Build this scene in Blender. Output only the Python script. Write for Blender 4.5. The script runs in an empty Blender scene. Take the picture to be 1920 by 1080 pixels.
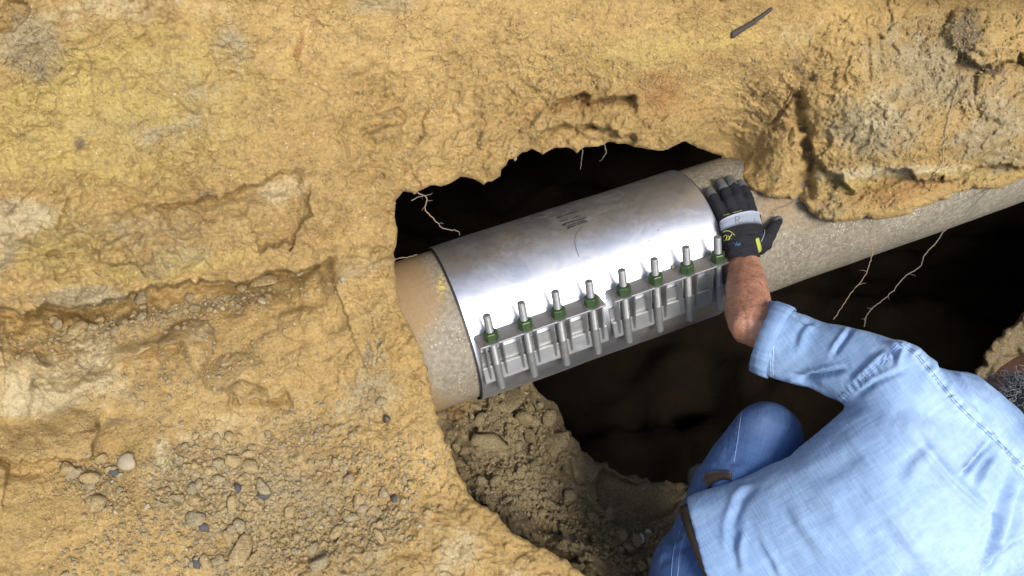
import bpy, bmesh, math, random
import numpy as np
from mathutils import Vector, Matrix
from mathutils.bvhtree import BVHTree
random.seed(7); rng = np.random.default_rng(7)
R = math.radians
scene = bpy.context.scene
COL = scene.collection
# ------------------------------------------------------------------ camera
CAMZ = 1.59025
PHI = R(58.0)
F = 1663.0
cd = bpy.data.cameras.new('camera'); cam = bpy.data.objects.new('camera', cd); COL.objects.link(cam)
cam.location = (0, 0, CAMZ); cam.rotation_euler = (math.pi/2 - PHI, 0, 0)
cd.sensor_width = 36.0; cd.lens = 36.0*F/1920.0; cd.clip_start = 0.02; cd.clip_end = 500
scene.camera = cam
# ------------------------------------------------------------------ light
w = bpy.data.worlds.new('World'); scene.world = w; w.use_nodes = True
nt = w.node_tree
sky = nt.nodes.new('ShaderNodeTexSky'); sky.sky_type = 'NISHITA'; sky.sun_disc = False
SUN_EL, SUN_AZ = 50.0, 148.0      # azimuth, clockwise from +y
sky.sun_elevation = R(SUN_EL); sky.sun_rotation = R(SUN_AZ); sky.dust_density = 2.0
nt.links.new(sky.outputs[0], nt.nodes['Background'].inputs[0])
nt.nodes['Background'].inputs[1].default_value = 0.15
sd = bpy.data.lights.new('sun', 'SUN'); so = bpy.data.objects.new('sun', sd); COL.objects.link(so)
sd.energy = 2.6; sd.angle = R(20); sd.color = (1, .96, .89)
_az = R(SUN_AZ); _el = R(SUN_EL)
sdir = Vector((math.sin(_az)*math.cos(_el), math.cos(_az)*math.cos(_el), math.sin(_el)))
so.rotation_euler = (-sdir).to_track_quat('-Z', 'Y').to_euler(); so.location = (0, -3, 6)
scene.view_settings.view_transform = 'Standard'; scene.view_settings.look = 'None'
scene.view_settings.gamma = 1; scene.view_settings.use_curve_mapping = False
scene.view_settings.exposure = 0.76
# ------------------------------------------------------------------ geometry helpers
FW = np.array([0, math.cos(PHI), -math.sin(PHI)]); RT = np.array([1., 0, 0]); UP = np.cross(RT, FW)
ORG = np.array([0, 0, CAMZ])
def at(u, v, D):
    """world point seen in direction (u,v) of the 1920x1080 survey photo at depth D metres"""
    u = np.asarray(u, float); v = np.asarray(v, float); D = np.asarray(D, float)
    return ORG + (FW + RT*((u-960)/F)[..., None] + UP*((540-v)/F)[..., None])*D[..., None]
def P(u, v, D): return Vector(at(u, v, D))
def px(W):
    q = np.asarray(W) - ORG; d = q@FW
    return 960+F*(q@RT)/d, 540-F*(q@UP)/d, d
AL = R(21.6425)
PC = np.array([.1356, 1.0068, 0.0])
A = np.array([math.cos(AL), math.sin(AL), 0]); H = np.array([-math.sin(AL), math.cos(AL), 0]); Z = np.array([0, 0, 1.])
def W(s, h, z): return PC + A*s + H*h + Z*z
RP = 0.1585       # pipe radius
def pipeD(u, v, r=RP):
    u = np.asarray(u, float); v = np.asarray(v, float)
    d = FW + RT*((u-960)/F)[..., None] + UP*((540-v)/F)[..., None]
    o = ORG-PC
    dh, dz = d@H, d@Z; oh, oz = o@H, o@Z
    a = dh*dh+dz*dz; b = 2*(dh*oh+dz*oz); c = oh*oh+oz*oz-r*r
    disc = b*b-4*a*c
    return (-b-np.sqrt(np.maximum(disc, 0)))/(2*a)

def new_obj(name, me, mats=None, parent=None, smooth=True):
    o = bpy.data.objects.new(name, me); COL.objects.link(o)
    if parent is not None: o.parent = parent
    if mats:
        for m in (mats if isinstance(mats, (list, tuple)) else [mats]): me.materials.append(m)
    if smooth: me.shade_smooth()
    return o
def pyd(verts, faces):
    me = bpy.data.meshes.new('m'); me.from_pydata([tuple(x) for x in verts], [], faces); me.update(); return me
def npmesh(V, Q):
    """fast mesh from numpy quads"""
    me = bpy.data.meshes.new('m')
    me.vertices.add(len(V)); me.vertices.foreach_set('co', np.ascontiguousarray(V, dtype=np.float32).ravel())
    me.loops.add(Q.size); me.loops.foreach_set('vertex_index', np.ascontiguousarray(Q, dtype=np.int32).ravel())
    me.polygons.add(len(Q)); me.polygons.foreach_set('loop_start', np.arange(0, Q.size, Q.shape[1], dtype=np.int32))
    me.update(calc_edges=True); me.validate(); return me
def tag(o, label=None, cat=None, group=None, kind=None):
    if label: o['label'] = label
    if cat: o['category'] = cat
    if group: o['group'] = group
    if kind: o['kind'] = kind
    return o
def empty(name, loc, parent=None):
    o = bpy.data.objects.new(name, None); COL.objects.link(o); o.location = loc; o.empty_display_size = .05
    if parent: o.parent = parent
    return o
def keep(o, parent):
    """parent keeping world coordinates that were baked in the mesh (thing empties are translations only)"""
    o.parent = parent
    off = Vector((0, 0, 0)); p = parent
    while p is not None: off += Vector(p.location); p = p.parent
    o.location = -off
    return o
def tube(pts, radii, seg=10, closed_ends=True, side=None):
    """loft through pts; radii: float or (ra, rb); side: reference vector for ra"""
    pts = [Vector(p) for p in pts]; n = len(pts)
    V, Fc = [], []
    ref = Vector(side) if side is not None else None
    prev = None
    for i, p in enumerate(pts):
        t = (pts[min(i+1, n-1)]-pts[max(i-1, 0)]).normalized()
        if ref is not None: x = (ref - t*ref.dot(t)).normalized()
        else:
            if prev is None:
                q = Vector((0, 0, 1)) if abs(t.z) < .9 else Vector((1, 0, 0)); x = (q-t*q.dot(t)).normalized()
            else: x = (prev-t*prev.dot(t)).normalized()
            prev = x
        y = t.cross(x)
        r = radii[i] if isinstance(radii, (list, tuple)) else radii
        ra, rb = r if isinstance(r, (list, tuple)) else (r, r)
        for k in range(seg):
            a = 2*math.pi*k/seg; V.append(p + x*(math.cos(a)*ra) + y*(math.sin(a)*rb))
    for i in range(n-1):
        for k in range(seg):
            k2 = (k+1) % seg
            Fc.append((i*seg+k, i*seg+k2, (i+1)*seg+k2, (i+1)*seg+k))
    if closed_ends:
        Fc.append(tuple(range(seg))[::-1]); Fc.append(tuple((n-1)*seg+k for k in range(seg)))
    return V, Fc
def rounded(pts, radii, **kw):
    """tube with hemispherical ends"""
    pts = [Vector(p) for p in pts]
    rr = [r if isinstance(r, (list, tuple)) else (r, r) for r in radii]
    def cap(p, q, r):
        d = (p-q).normalized(); m = min(r); o = []
        for f in (.45, .8, .96):
            o.append((p+d*(m*f), (r[0]*math.sqrt(1-f*f), r[1]*math.sqrt(1-f*f))))
        return o
    a = cap(pts[0], pts[1], rr[0])[::-1]; b = cap(pts[-1], pts[-2], rr[-1])
    return tube([x[0] for x in a]+pts+[x[0] for x in b], [x[1] for x in a]+rr+[x[1] for x in b], **kw)
def smoothpath(pts, n=6):
    """catmull-rom"""
    p = [Vector(x) for x in pts]; p = [p[0]*2-p[1]]+p+[p[-1]*2-p[-2]]; o = []
    for i in range(1, len(p)-2):
        for k in range(n):
            t = k/n
            o.append(.5*((2*p[i])+(p[i+1]-p[i-1])*t+(2*p[i-1]-5*p[i]+4*p[i+1]-p[i+2])*t*t+(3*p[i]-p[i-1]-3*p[i+1]+p[i+2])*t**3))
    o.append(p[-2]); return o
def join(parts):
    V, Fc = [], []
    for v, f in parts:
        b = len(V); V += list(v); Fc += [tuple(i+b for i in q) for q in f]
    return V, Fc
def boxm(c, ex, ey, ez, sx, sy, sz):
    c = Vector(c); ex, ey, ez = Vector(ex), Vector(ey), Vector(ez)
    V = [c+ex*(sx/2*i)+ey*(sy/2*j)+ez*(sz/2*k) for i in (-1, 1) for j in (-1, 1) for k in (-1, 1)]
    return V, [(0, 1, 3, 2), (4, 6, 7, 5), (0, 4, 5, 1), (2, 3, 7, 6), (0, 2, 6, 4), (1, 5, 7, 3)]
def remeshed(parts, voxel, smooth=6, name='m'):
    V, Fc = join(parts); me = pyd(V, Fc)
    bm = bmesh.new(); bm.from_mesh(me); bmesh.ops.recalc_face_normals(bm, faces=bm.faces); bm.to_mesh(me); bm.free()
    o = bpy.data.objects.new('tmp', me); COL.objects.link(o)
    m = o.modifiers.new('r', 'REMESH'); m.mode = 'VOXEL'; m.voxel_size = voxel
    s = o.modifiers.new('s', 'SMOOTH'); s.iterations = smooth; s.factor = .5
    dg = bpy.context.evaluated_depsgraph_get(); out = bpy.data.meshes.new_from_object(o.evaluated_get(dg))
    bpy.data.objects.remove(o); return out
def verts_np(me):
    a = np.empty(len(me.vertices)*3, np.float32); me.vertices.foreach_get('co', a); return a.reshape(-1, 3).astype(float)
def normals_np(me):
    a = np.empty(len(me.vertices)*3, np.float32); me.vertex_normals.foreach_get('vector', a); return a.reshape(-1, 3).astype(float)
def set_verts(me, V): me.vertices.foreach_set('co', V.astype(np.float32).ravel()); me.update()
def bev(o, w=.001, seg=2):
    m = o.modifiers.new('bevel', 'BEVEL'); m.width = w; m.segments = seg; m.limit_method = 'ANGLE'; return o
# ---- numpy noise
def _h(ix, iy, iz, s):
    n = (ix*374761393 + iy*668265263 + iz*2147483647 + s*1274126177) & 0xffffffff
    n = ((n ^ (n >> 13))*1274126177) & 0xffffffff
    n = ((n ^ (n >> 16))*2246822519) & 0xffffffff
    return ((n ^ (n >> 15)) & 0xffffff)/float(0xffffff)
def vnoise(p, s=0):
    i = np.floor(p).astype(np.int64); f = p-i; f = f*f*f*(f*(f*6-15)+10)
    x, y, z = i[:, 0], i[:, 1], i[:, 2]; fx, fy, fz = f[:, 0], f[:, 1], f[:, 2]
    r = 0
    for dx in (0, 1):
        for dy in (0, 1):
            for dz in (0, 1):
                r = r + _h(x+dx, y+dy, z+dz, s)*(fx if dx else 1-fx)*(fy if dy else 1-fy)*(fz if dz else 1-fz)
    return r*2-1
ROT = np.array([[.8, .6, 0], [-.48, .64, .6], [.36, -.48, .8]])
def fbm(p, o=4, s=0, g=.5):
    r = 0; a = 1; q = p
    for k in range(o): r = r+a*vnoise(q, s+k); a *= g; q = (q@ROT)*2.03+17.3
    return r
def worley(p, s=0):
    i = np.floor(p).astype(np.int64); b1 = np.full(len(p), 9.); b2 = b1.copy()
    for dx in (-1, 0, 1):
        for dy in (-1, 0, 1):
            for dz in (-1, 0, 1):
                c = i+np.array([dx, dy, dz])
                q = c+np.stack([_h(c[:, 0], c[:, 1], c[:, 2], s+k) for k in (11, 12, 13)], 1)
                d = ((p-q)**2).sum(1); m = d < b1
                b2 = np.where(m, b1, np.minimum(b2, d)); b1 = np.where(m, d, b1)
    return np.sqrt(b1), np.sqrt(b2)
def chunks(p, s=0, tilt=.5):
    """broken, faceted clod surface: every cell is a tilted plate at its own level"""
    i = np.floor(p).astype(np.int64); b1 = np.full(len(p), 9.); b2 = b1.copy(); h = np.zeros(len(p))
    for dx in (-1, 0, 1):
        for dy in (-1, 0, 1):
            for dz in (-1, 0, 1):
                c = i+np.array([dx, dy, dz])
                r = [_h(c[:, 0], c[:, 1], c[:, 2], s+k) for k in (11, 12, 13, 14, 15, 16, 17)]
                q = p-(c+np.stack(r[:3], 1)); d = (q**2).sum(1); m = d < b1
                hh = (r[3]-.5)+tilt*((r[4]-.5)*q[:, 0]+(r[5]-.5)*q[:, 1]+(r[6]-.5)*q[:, 2])*2
                b2 = np.where(m, b1, np.minimum(b2, d)); h = np.where(m, hh, h); b1 = np.where(m, d, b1)
    e = np.sqrt(b2)-np.sqrt(b1)
    return h*np.clip(e/.18, 0, 1), np.clip(1-e/.10, 0, 1)
def sstep(a, b, x): t = np.clip((x-a)/(b-a), 0, 1); return t*t*(3-2*t)
def polydist(U, V, pts, closed=False):
    """distance, side (+ = right of travel direction in y-down pixels), nearest point, arc parameter"""
    pts = np.array(pts, float)
    if closed: pts = np.vstack([pts, pts[:1]])
    best = np.full(U.shape, 1e18); sd_ = np.zeros(U.shape); nx = np.zeros(U.shape); ny = np.zeros(U.shape); ar = np.zeros(U.shape); acc = 0
    for i in range(len(pts)-1):
        a, b = pts[i], pts[i+1]; d = b-a; L = math.hypot(*d)
        t = np.clip(((U-a[0])*d[0]+(V-a[1])*d[1])/(L*L), 0, 1)
        qx, qy = a[0]+d[0]*t, a[1]+d[1]*t; dd = (U-qx)**2+(V-qy)**2; m = dd < best
        best = np.where(m, dd, best); sd_ = np.where(m, np.sign(d[0]*(V-a[1])-d[1]*(U-a[0])), sd_)
        nx = np.where(m, qx, nx); ny = np.where(m, qy, ny); ar = np.where(m, acc+t*L, ar); acc += L
    return np.sqrt(best), sd_, nx, ny, ar
def inside(U, V, pts):
    pts = np.array(pts, float); c = np.zeros(U.shape, bool); j = len(pts)-1
    for i in range(len(pts)):
        xi, yi = pts[i]; xj, yj = pts[j]
        if yi != yj:
            c ^= ((yi > V) != (yj > V)) & (U < (xj-xi)*(V-yi)/(yj-yi)+xi)
        j = i
    return c
def roughen(pts, amp, step, seed, lock=None):
    """subdivide a polyline and give it ragged teeth"""
    r = random.Random(seed); o = []; n = len(pts)
    for i in range(n):
        a, b = pts[i], pts[(i+1) % n]; L = math.hypot(b[0]-a[0], b[1]-a[1]); k = max(1, int(L/step))
        if L > 400: k = 1
        for j in range(k):
            t = j/k; o.append((a[0]+(b[0]-a[0])*t+(r.gauss(0, amp)), a[1]+(b[1]-a[1])*t+(r.gauss(0, amp))))
    return o
def tps(ctrl):
    """smooth depth interpolation through survey control points"""
    c = np.array(ctrl, float); X = c[:, :2]/1000.; y = c[:, 2]; n = len(c)
    d = np.sqrt(((X[:, None]-X[None])**2).sum(-1)); K = np.where(d > 0, d*d*np.log(d+1e-12), 0)+np.eye(n)*1e-3
    Pm = np.hstack([np.ones((n, 1)), X]); M = np.block([[K, Pm], [Pm.T, np.zeros((3, 3))]])
    s = np.linalg.solve(M, np.concatenate([y, np.zeros(3)]))
    def f(U, V):
        q = np.stack([U, V], -1)/1000.; r = s[n]+s[n+1]*q[..., 0]+s[n+2]*q[..., 1]
        for i in range(n):
            dd = ((q-X[i])**2).sum(-1); r = r+s[i]*.5*dd*np.log(dd+1e-12)
        return r
    return f
def axis_samples(lo, a, b, hi, step, grow=1.25):
    c = list(np.arange(a, b+step, step)); x = a; s = step; L = []
    while x > lo: s *= grow; x -= s; L.append(x)
    x = c[-1]; s = step; Rr = []
    while x < hi: s *= grow; x += s; Rr.append(x)
    return np.array(L[::-1]+c+Rr)
# ------------------------------------------------------------------ materials
def mat(name):
    m = bpy.data.materials.new(name); m.use_nodes = True; t = m.node_tree; b = t.nodes['Principled BSDF']; return m, t, b
class NB:
    def __init__(s, t): s.t = t
    def n(s, ty, **k):
        x = s.t.nodes.new(ty)
        for a, v in k.items(): setattr(x, a, v)
        return x
    def l(s, a, b): s.t.links.new(a, b)
    def noise(s, scale, detail=6, rough=.6, vec=None, dist=0):
        x = s.n('ShaderNodeTexNoise'); x.inputs['Scale'].default_value = scale; x.inputs['Detail'].default_value = detail
        x.inputs['Roughness'].default_value = rough; x.inputs['Distortion'].default_value = dist
        if vec is not None: s.l(vec, x.inputs['Vector'])
        return x.outputs['Fac']
    def ramp(s, fac, stops):
        x = s.n('ShaderNodeValToRGB'); e = x.color_ramp.elements
        while len(e) < len(stops): e.new(.5)
        for el, (p, c) in zip(e, stops): el.position = p; el.color = (*c, 1) if len(c) == 3 else c
        s.l(fac, x.inputs[0]); return x.outputs[0]
    def mix(s, fac, a, b, mode='MIX'):
        x = s.n('ShaderNodeMix', data_type='RGBA', blend_type=mode)
        if isinstance(fac, (int, float)): x.inputs[0].default_value = fac
        else: s.l(fac, x.inputs[0])
        for v, k in ((a, 6), (b, 7)):
            if isinstance(v, tuple): x.inputs[k].default_value = (*v, 1)
            else: s.l(v, x.inputs[k])
        return x.outputs[2]
    def math(s, op, a, b=None, clamp=False):
        x = s.n('ShaderNodeMath', operation=op); x.use_clamp = clamp
        for v, k in ((a, 0), (b, 1)):
            if v is None: continue
            if isinstance(v, (int, float)): x.inputs[k].default_value = v
            else: s.l(v, x.inputs[k])
        return x.outputs[0]
    def attr(s, name):
        x = s.n('ShaderNodeAttribute'); x.attribute_name = name; return x.outputs['Fac']
    def obj(s, scale=(1, 1, 1), rot=(0, 0, 0)):
        tc = s.n('ShaderNodeTexCoord'); mp = s.n('ShaderNodeMapping'); mp.inputs['Scale'].default_value = scale
        mp.inputs['Rotation'].default_value = rot
        s.l(tc.outputs['Object'], mp.inputs[0]); return mp.outputs[0]
    def geo(s):
        return s.n('ShaderNodeNewGeometry').outputs['Position']
    def bump(s, h, strength, dist, prev=None):
        x = s.n('ShaderNodeBump'); x.inputs['Strength'].default_value = strength; x.inputs['Distance'].default_value = dist
        s.l(h, x.inputs['Height'])
        if prev is not None: s.l(prev, x.inputs['Normal'])
        return x.outputs[0]
def soil_material(name, base=((.32, .195, .056), (.56, .37, .130)), attrs=True):
    m, t, b = mat(name); N = NB(t); g = N.geo()
    n1 = N.noise(5, 8, .62, g, .6); n2 = N.noise(38, 8, .7, g); n3 = N.noise(210, 5, .7, g)
    c = N.ramp(n1, [(.3, base[0]), (.7, base[1])])
    if attrs:
        k = N.math('MULTIPLY', N.attr('clay'), 1.0)
        def soft(a, lo=.30, hi=.75):   # patch edge broken up by noise
            s_ = N.math('ADD', N.attr(a), N.math('MULTIPLY', N.math('SUBTRACT', n2, .5), .9))
            x = N.n('ShaderNodeMapRange'); x.interpolation_type = 'SMOOTHSTEP'; x.inputs[1].default_value = lo; x.inputs[2].default_value = hi
            N.l(s_, x.inputs[0]); return x.outputs[0]
        c = N.mix(soft('yellow'), c, (.48, .35, .10))
        c = N.mix(soft('grey'), c, N.ramp(n2, [(.3, (.22, .175, .095)), (.7, (.42, .35, .21))]))
        c = N.mix(soft('pale'), c, (.56, .46, .27))
        c = N.mix(soft('rust'), c, (.31, .14, .035))
        c = N.mix(soft('dark'), c, (.105, .085, .062))
    c = N.mix(N.math('MULTIPLY', N.ramp(n2, [(.38, (1, 1, 1)), (.52, (0, 0, 0))]), .35), c, (.17, .105, .04))
    c = N.mix(.30, c, N.ramp(n3, [(.36, (.13, .085, .035)), (.64, (.60, .46, .24))]), 'MIX')
    v = N.n('ShaderNodeTexVoronoi'); v.inputs['Scale'].default_value = 120; N.l(g, v.inputs['Vector'])
    sp = N.math('LESS_THAN', v.outputs['Distance'], .16)
    sel = N.math('GREATER_THAN', N.n('ShaderNodeSeparateColor').outputs[0], 2)
    sc = N.n('ShaderNodeSeparateColor'); N.l(v.outputs['Color'], sc.inputs[0])
    fl = N.math('MULTIPLY', sp, N.math('GREATER_THAN', sc.outputs[0], .90))
    c = N.mix(N.math('MULTIPLY', fl, .7), c, (.66, .60, .48))
    fl2 = N.math('MULTIPLY', sp, N.math('LESS_THAN', sc.outputs[1], .12))
    c = N.mix(N.math('MULTIPLY', fl2, .75), c, (.09, .07, .05))
    N.l(c, b.inputs['Base Color']); b.inputs['Roughness'].default_value = .93; b.inputs['Specular IOR Level'].default_value = .2
    h = N.math('ADD', N.math('MULTIPLY', n2, 1.0), N.math('MULTIPLY', N.noise(95, 9, .75, g), .6))
    wv = N.n('ShaderNodeVectorMath', operation='ADD'); nv_ = N.n('ShaderNodeTexNoise'); nv_.inputs['Scale'].default_value = 22; nv_.inputs['Detail'].default_value = 5; N.l(g, nv_.inputs['Vector'])
    sv = N.n('ShaderNodeVectorMath', operation='SCALE'); sv.inputs['Scale'].default_value = .10; N.l(nv_.outputs['Color'], sv.inputs[0]); N.l(g, wv.inputs[0]); N.l(sv.outputs[0], wv.inputs[1])
    ce = N.n('ShaderNodeTexVoronoi'); ce.feature = 'DISTANCE_TO_EDGE'; ce.inputs['Scale'].default_value = 24; N.l(wv.outputs[0], ce.inputs['Vector'])
    crk = N.math('MULTIPLY', N.ramp(ce.outputs['Distance'], [(.0, (1, 1, 1)), (.05, (0, 0, 0))]), N.ramp(N.noise(9, 4, .6, g), [(.47, (0, 0, 0)), (.60, (1, 1, 1))]))
    h = N.math('SUBTRACT', h, N.math('MULTIPLY', crk, .7))
    bp = N.bump(h, .62, .014); bp = N.bump(n3, .8, .005, bp)
    N.l(bp, b.inputs['Normal']); return m
M = {}
M['soil'] = soil_material('yellow_clay_soil')
M['dark_reflect'] = soil_material('dark_reflect_soil', ((.045, .036, .026), (.085, .068, .05)), False)  # dark tone invented for the unseen bank so the steel band reflects dark
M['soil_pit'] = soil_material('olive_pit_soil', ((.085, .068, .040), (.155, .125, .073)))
def simple(name, col, rough=.6, metal=0, var=.15, scale=60, bumpd=.001, bumps=.3, spec=.5):
    m, t, b = mat(name); N = NB(t); g = N.obj()
    n = N.noise(scale, 6, .65, g)
    c = N.mix(n, tuple(x*(1-var) for x in col), tuple(min(1, x*(1+var)) for x in col))
    N.l(c, b.inputs['Base Color']); b.inputs['Roughness'].default_value = rough; b.inputs['Metallic'].default_value = metal
    b.inputs['Specular IOR Level'].default_value = spec
    N.l(N.bump(n, bumps, bumpd), b.inputs['Normal']); return m
M['void'] = simple('shade_black_soil', (.009, .0065, .004), .95, 0, .5, 9, .02, .5, .05)  # near-black base colour paints in the deep shade of the cavity
M['clod'] = soil_material('clod_soil', ((.33, .235, .105), (.47, .345, .17)), False)
M['clod_grey'] = soil_material('grey_clod_soil', ((.25, .205, .125), (.38, .315, .19)), False)
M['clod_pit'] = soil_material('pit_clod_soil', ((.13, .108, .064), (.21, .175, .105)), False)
M['flint'] = simple('dark_flint', (.055, .052, .052), .65, 0, .6, 50, .002, .5, .6)
M['flint_brown'] = simple('brown_black_stone', (.05, .035, .025), .25, 0, .5, 50, .002, .4, .7)
M['pale_stone'] = simple('pale_stone', (.29, .235, .145), .7, 0, .2, 50, .002)
M['white_stone'] = simple('white_grey_stone', (.42, .43, .38), .6, 0, .2, 50, .002)
M['root'] = simple('root_fibre', (.23, .17, .105), .85, 0, .3, 200, .0005)
M['root_dark'] = simple('dark_root_fibre', (.13, .06, .025), .85, 0, .4, 200, .0005)
M['root_grey'] = simple('grey_root_fibre', (.15, .125, .095), .85, 0, .3, 200, .0005)
M['galv'] = simple('zinc_stud_steel', (.26, .26, .25), .55, .7, .35, 120, .0006, .4)
M['nut'] = simple('green_coated_nut', (.035, .068, .022), .42, .25, .35, 90, .0003, .3)
M['gasket'] = simple('black_rubber', (.015, .015, .017), .6)
M['print'] = simple('black_print_ink', (.01, .01, .012), .5)
M['pen'] = simple('pen_ink', (.06, .06, .07), .6)
M['logo_yellow'] = simple('yellow_green_print', (.34, .36, .05), .7)
M['logo_blue'] = simple('faded_blue_print', (.03, .13, .24), .6)
M['glove'] = simple('black_glove_fabric', (.012, .012, .015), .85, 0, .5, 260, .0008, .6, .25)
M['glove_tip'] = simple('grey_fingertip_rubber', (.085, .088, .085), .7, 0, .35, 160, .0008, .4)
M['strap'] = simple('grey_strap', (.24, .265, .31), .6, 0, .12, 180, .0005)
M['leather'] = simple('brown_leather', (.024, .015, .010), .5, 0, .5, 80, .002, .5)
M['stitch'] = simple('pale_stitching', (.50, .60, .76), .8)
M['stitch_dark'] = simple('dark_blue_stitching', (.13, .22, .42), .85)  # darker blue thread for the seams
M['boot'] = simple('grey_boot', (.13, .135, .11), .7, 0, .3, 50, .002)
def steel(name, rough=.30, col=(.60, .61, .63), dirt=.5, axis_rot=AL):
    m, t, b = mat(name); N = NB(t); g = N.obj()
    tc = N.obj((1, 1, 1), (0, 0, -axis_rot))
    # faint grain around the barrel, dust film and smudges
    st = N.n('ShaderNodeMapping'); st.inputs['Scale'].default_value = (900, 14, 14); N.l(tc, st.inputs[0])
    gr = N.noise(1, 3, .6, st.outputs[0])
    dn = N.noise(9, 8, .7, g, .4); dn2 = N.noise(70, 6, .7, g)
    film = N.math('MULTIPLY', N.math('ADD', N.ramp(dn, [(.50, (0, 0, 0)), (.75, (1, 1, 1))]), N.math('MULTIPLY', N.ramp(dn2, [(.6, (0, 0, 0)), (.8, (1, 1, 1))]), .5)), dirt, True)
    c = N.mix(film, col, (.30, .245, .17))
    vs_ = N.n('ShaderNodeTexVoronoi'); vs_.inputs['Scale'].default_value = 55; N.l(g, vs_.inputs['Vector'])
    sc_ = N.n('ShaderNodeSeparateColor'); N.l(vs_.outputs['Color'], sc_.inputs[0])
    spk = N.math('MULTIPLY', N.math('LESS_THAN', vs_.outputs['Distance'], .09), N.math('GREATER_THAN', sc_.outputs[0], .72))
    c = N.mix(N.math('MULTIPLY', spk, .8), c, (.25, .20, .14))
    sm_ = N.ramp(N.noise(16, 5, .6, N.obj((1, 1, 2.5)), 1.5), [(.52, (0, 0, 0)), (.70, (1, 1, 1))]); c = N.mix(N.math('MULTIPLY', sm_, .2*(dirt > 0)), c, (.26, .25, .24))
    N.l(c, b.inputs['Base Color'])
    N.l(N.math('SUBTRACT', .97, N.math('MULTIPLY', film, .85)), b.inputs['Metallic'])
    N.l(N.math('ADD', N.math('ADD', rough-.04, N.math('MULTIPLY', dn2, .16)), N.math('MULTIPLY', sm_, .12)), b.inputs['Roughness'])
    b.inputs['Roughness'].default_value = rough
    N.l(N.bump(gr, .05, .0004, N.bump(dn, .10, .0015)), b.inputs['Normal']); return m
M['steel'] = steel('stainless_band_steel', .39, dirt=.14)
M['steel_lug'] = steel('stainless_lug_steel', .46, (.43, .43, .42), .5)
def pipe_mat():
    m, t, b = mat('asbestos_cement_pipe'); N = NB(t); g = N.obj()
    tc = N.obj((1, 1, 1), (0, 0, -AL))
    mp = N.n('ShaderNodeMapping'); mp.inputs['Scale'].default_value = (300, 30, 30); N.l(tc, mp.inputs[0])
    wv = N.noise(1, 4, .65, mp.outputs[0]); n1 = N.noise(12, 8, .65, g, .3); n2 = N.noise(120, 7, .7, g)
    c = N.ramp(n1, [(.3, (.10, .086, .058)), (.7, (.19, .16, .108))])
    c = N.mix(.34, c, N.ramp(n2, [(.4, (.06, .055, .04)), (.62, (.44, .41, .34))]))
    c = N.mix(N.math('MULTIPLY', wv, .4), c, (.28, .24, .17))
    bl = N.noise(34, 6, .75, g, .5); c = N.mix(N.math('MULTIPLY', N.ramp(bl, [(.5, (0, 0, 0)), (.62, (1, 1, 1))]), .25), c, (.12, .115, .09))
    vf = N.n('ShaderNodeTexVoronoi'); vf.inputs['Scale'].default_value = 150; N.l(g, vf.inputs['Vector'])
    fl = N.math('MULTIPLY', N.math('LESS_THAN', vf.outputs['Distance'], .22), N.ramp(N.noise(16, 4, .6, g), [(.45, (0, 0, 0)), (.6, (1, 1, 1))]))
    c = N.mix(N.math('MULTIPLY', fl, .6), c, (.6, .58, .5))
    sx = N.n('ShaderNodeSeparateXYZ'); N.l(tc, sx.inputs[0])
    a_ = N.attr('dirt'); a2 = N.math('ADD', a_, N.math('MULTIPLY', N.math('SUBTRACT', N.noise(25, 7, .7, g), .5), .9))
    x = N.n('ShaderNodeMapRange'); x.interpolation_type = 'SMOOTHSTEP'; x.inputs[1].default_value = .15; x.inputs[2].default_value = 1.15; N.l(a2, x.inputs[0])
    d_ = x.outputs[0]
    c = N.mix(N.math('MULTIPLY', d_, .85), c, (.25, .155, .062))
    w_ = N.attr('warm'); c = N.mix(N.math('MULTIPLY', w_, .55), c, (.30, .22, .15))
    y_ = N.math('MULTIPLY', N.attr('paint'), N.ramp(n2, [(.45, (0, 0, 0)), (.55, (1, 1, 1))]))
    c = N.mix(y_, c, (.55, .43, .06))
    N.l(c, b.inputs['Base Color']); b.inputs['Roughness'].default_value = .8; b.inputs['Specular IOR Level'].default_value = .35
    N.l(N.bump(N.math('ADD', wv, n2), .5, .0022), b.inputs['Normal']); return m
M['pipe'] = pipe_mat()
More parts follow.
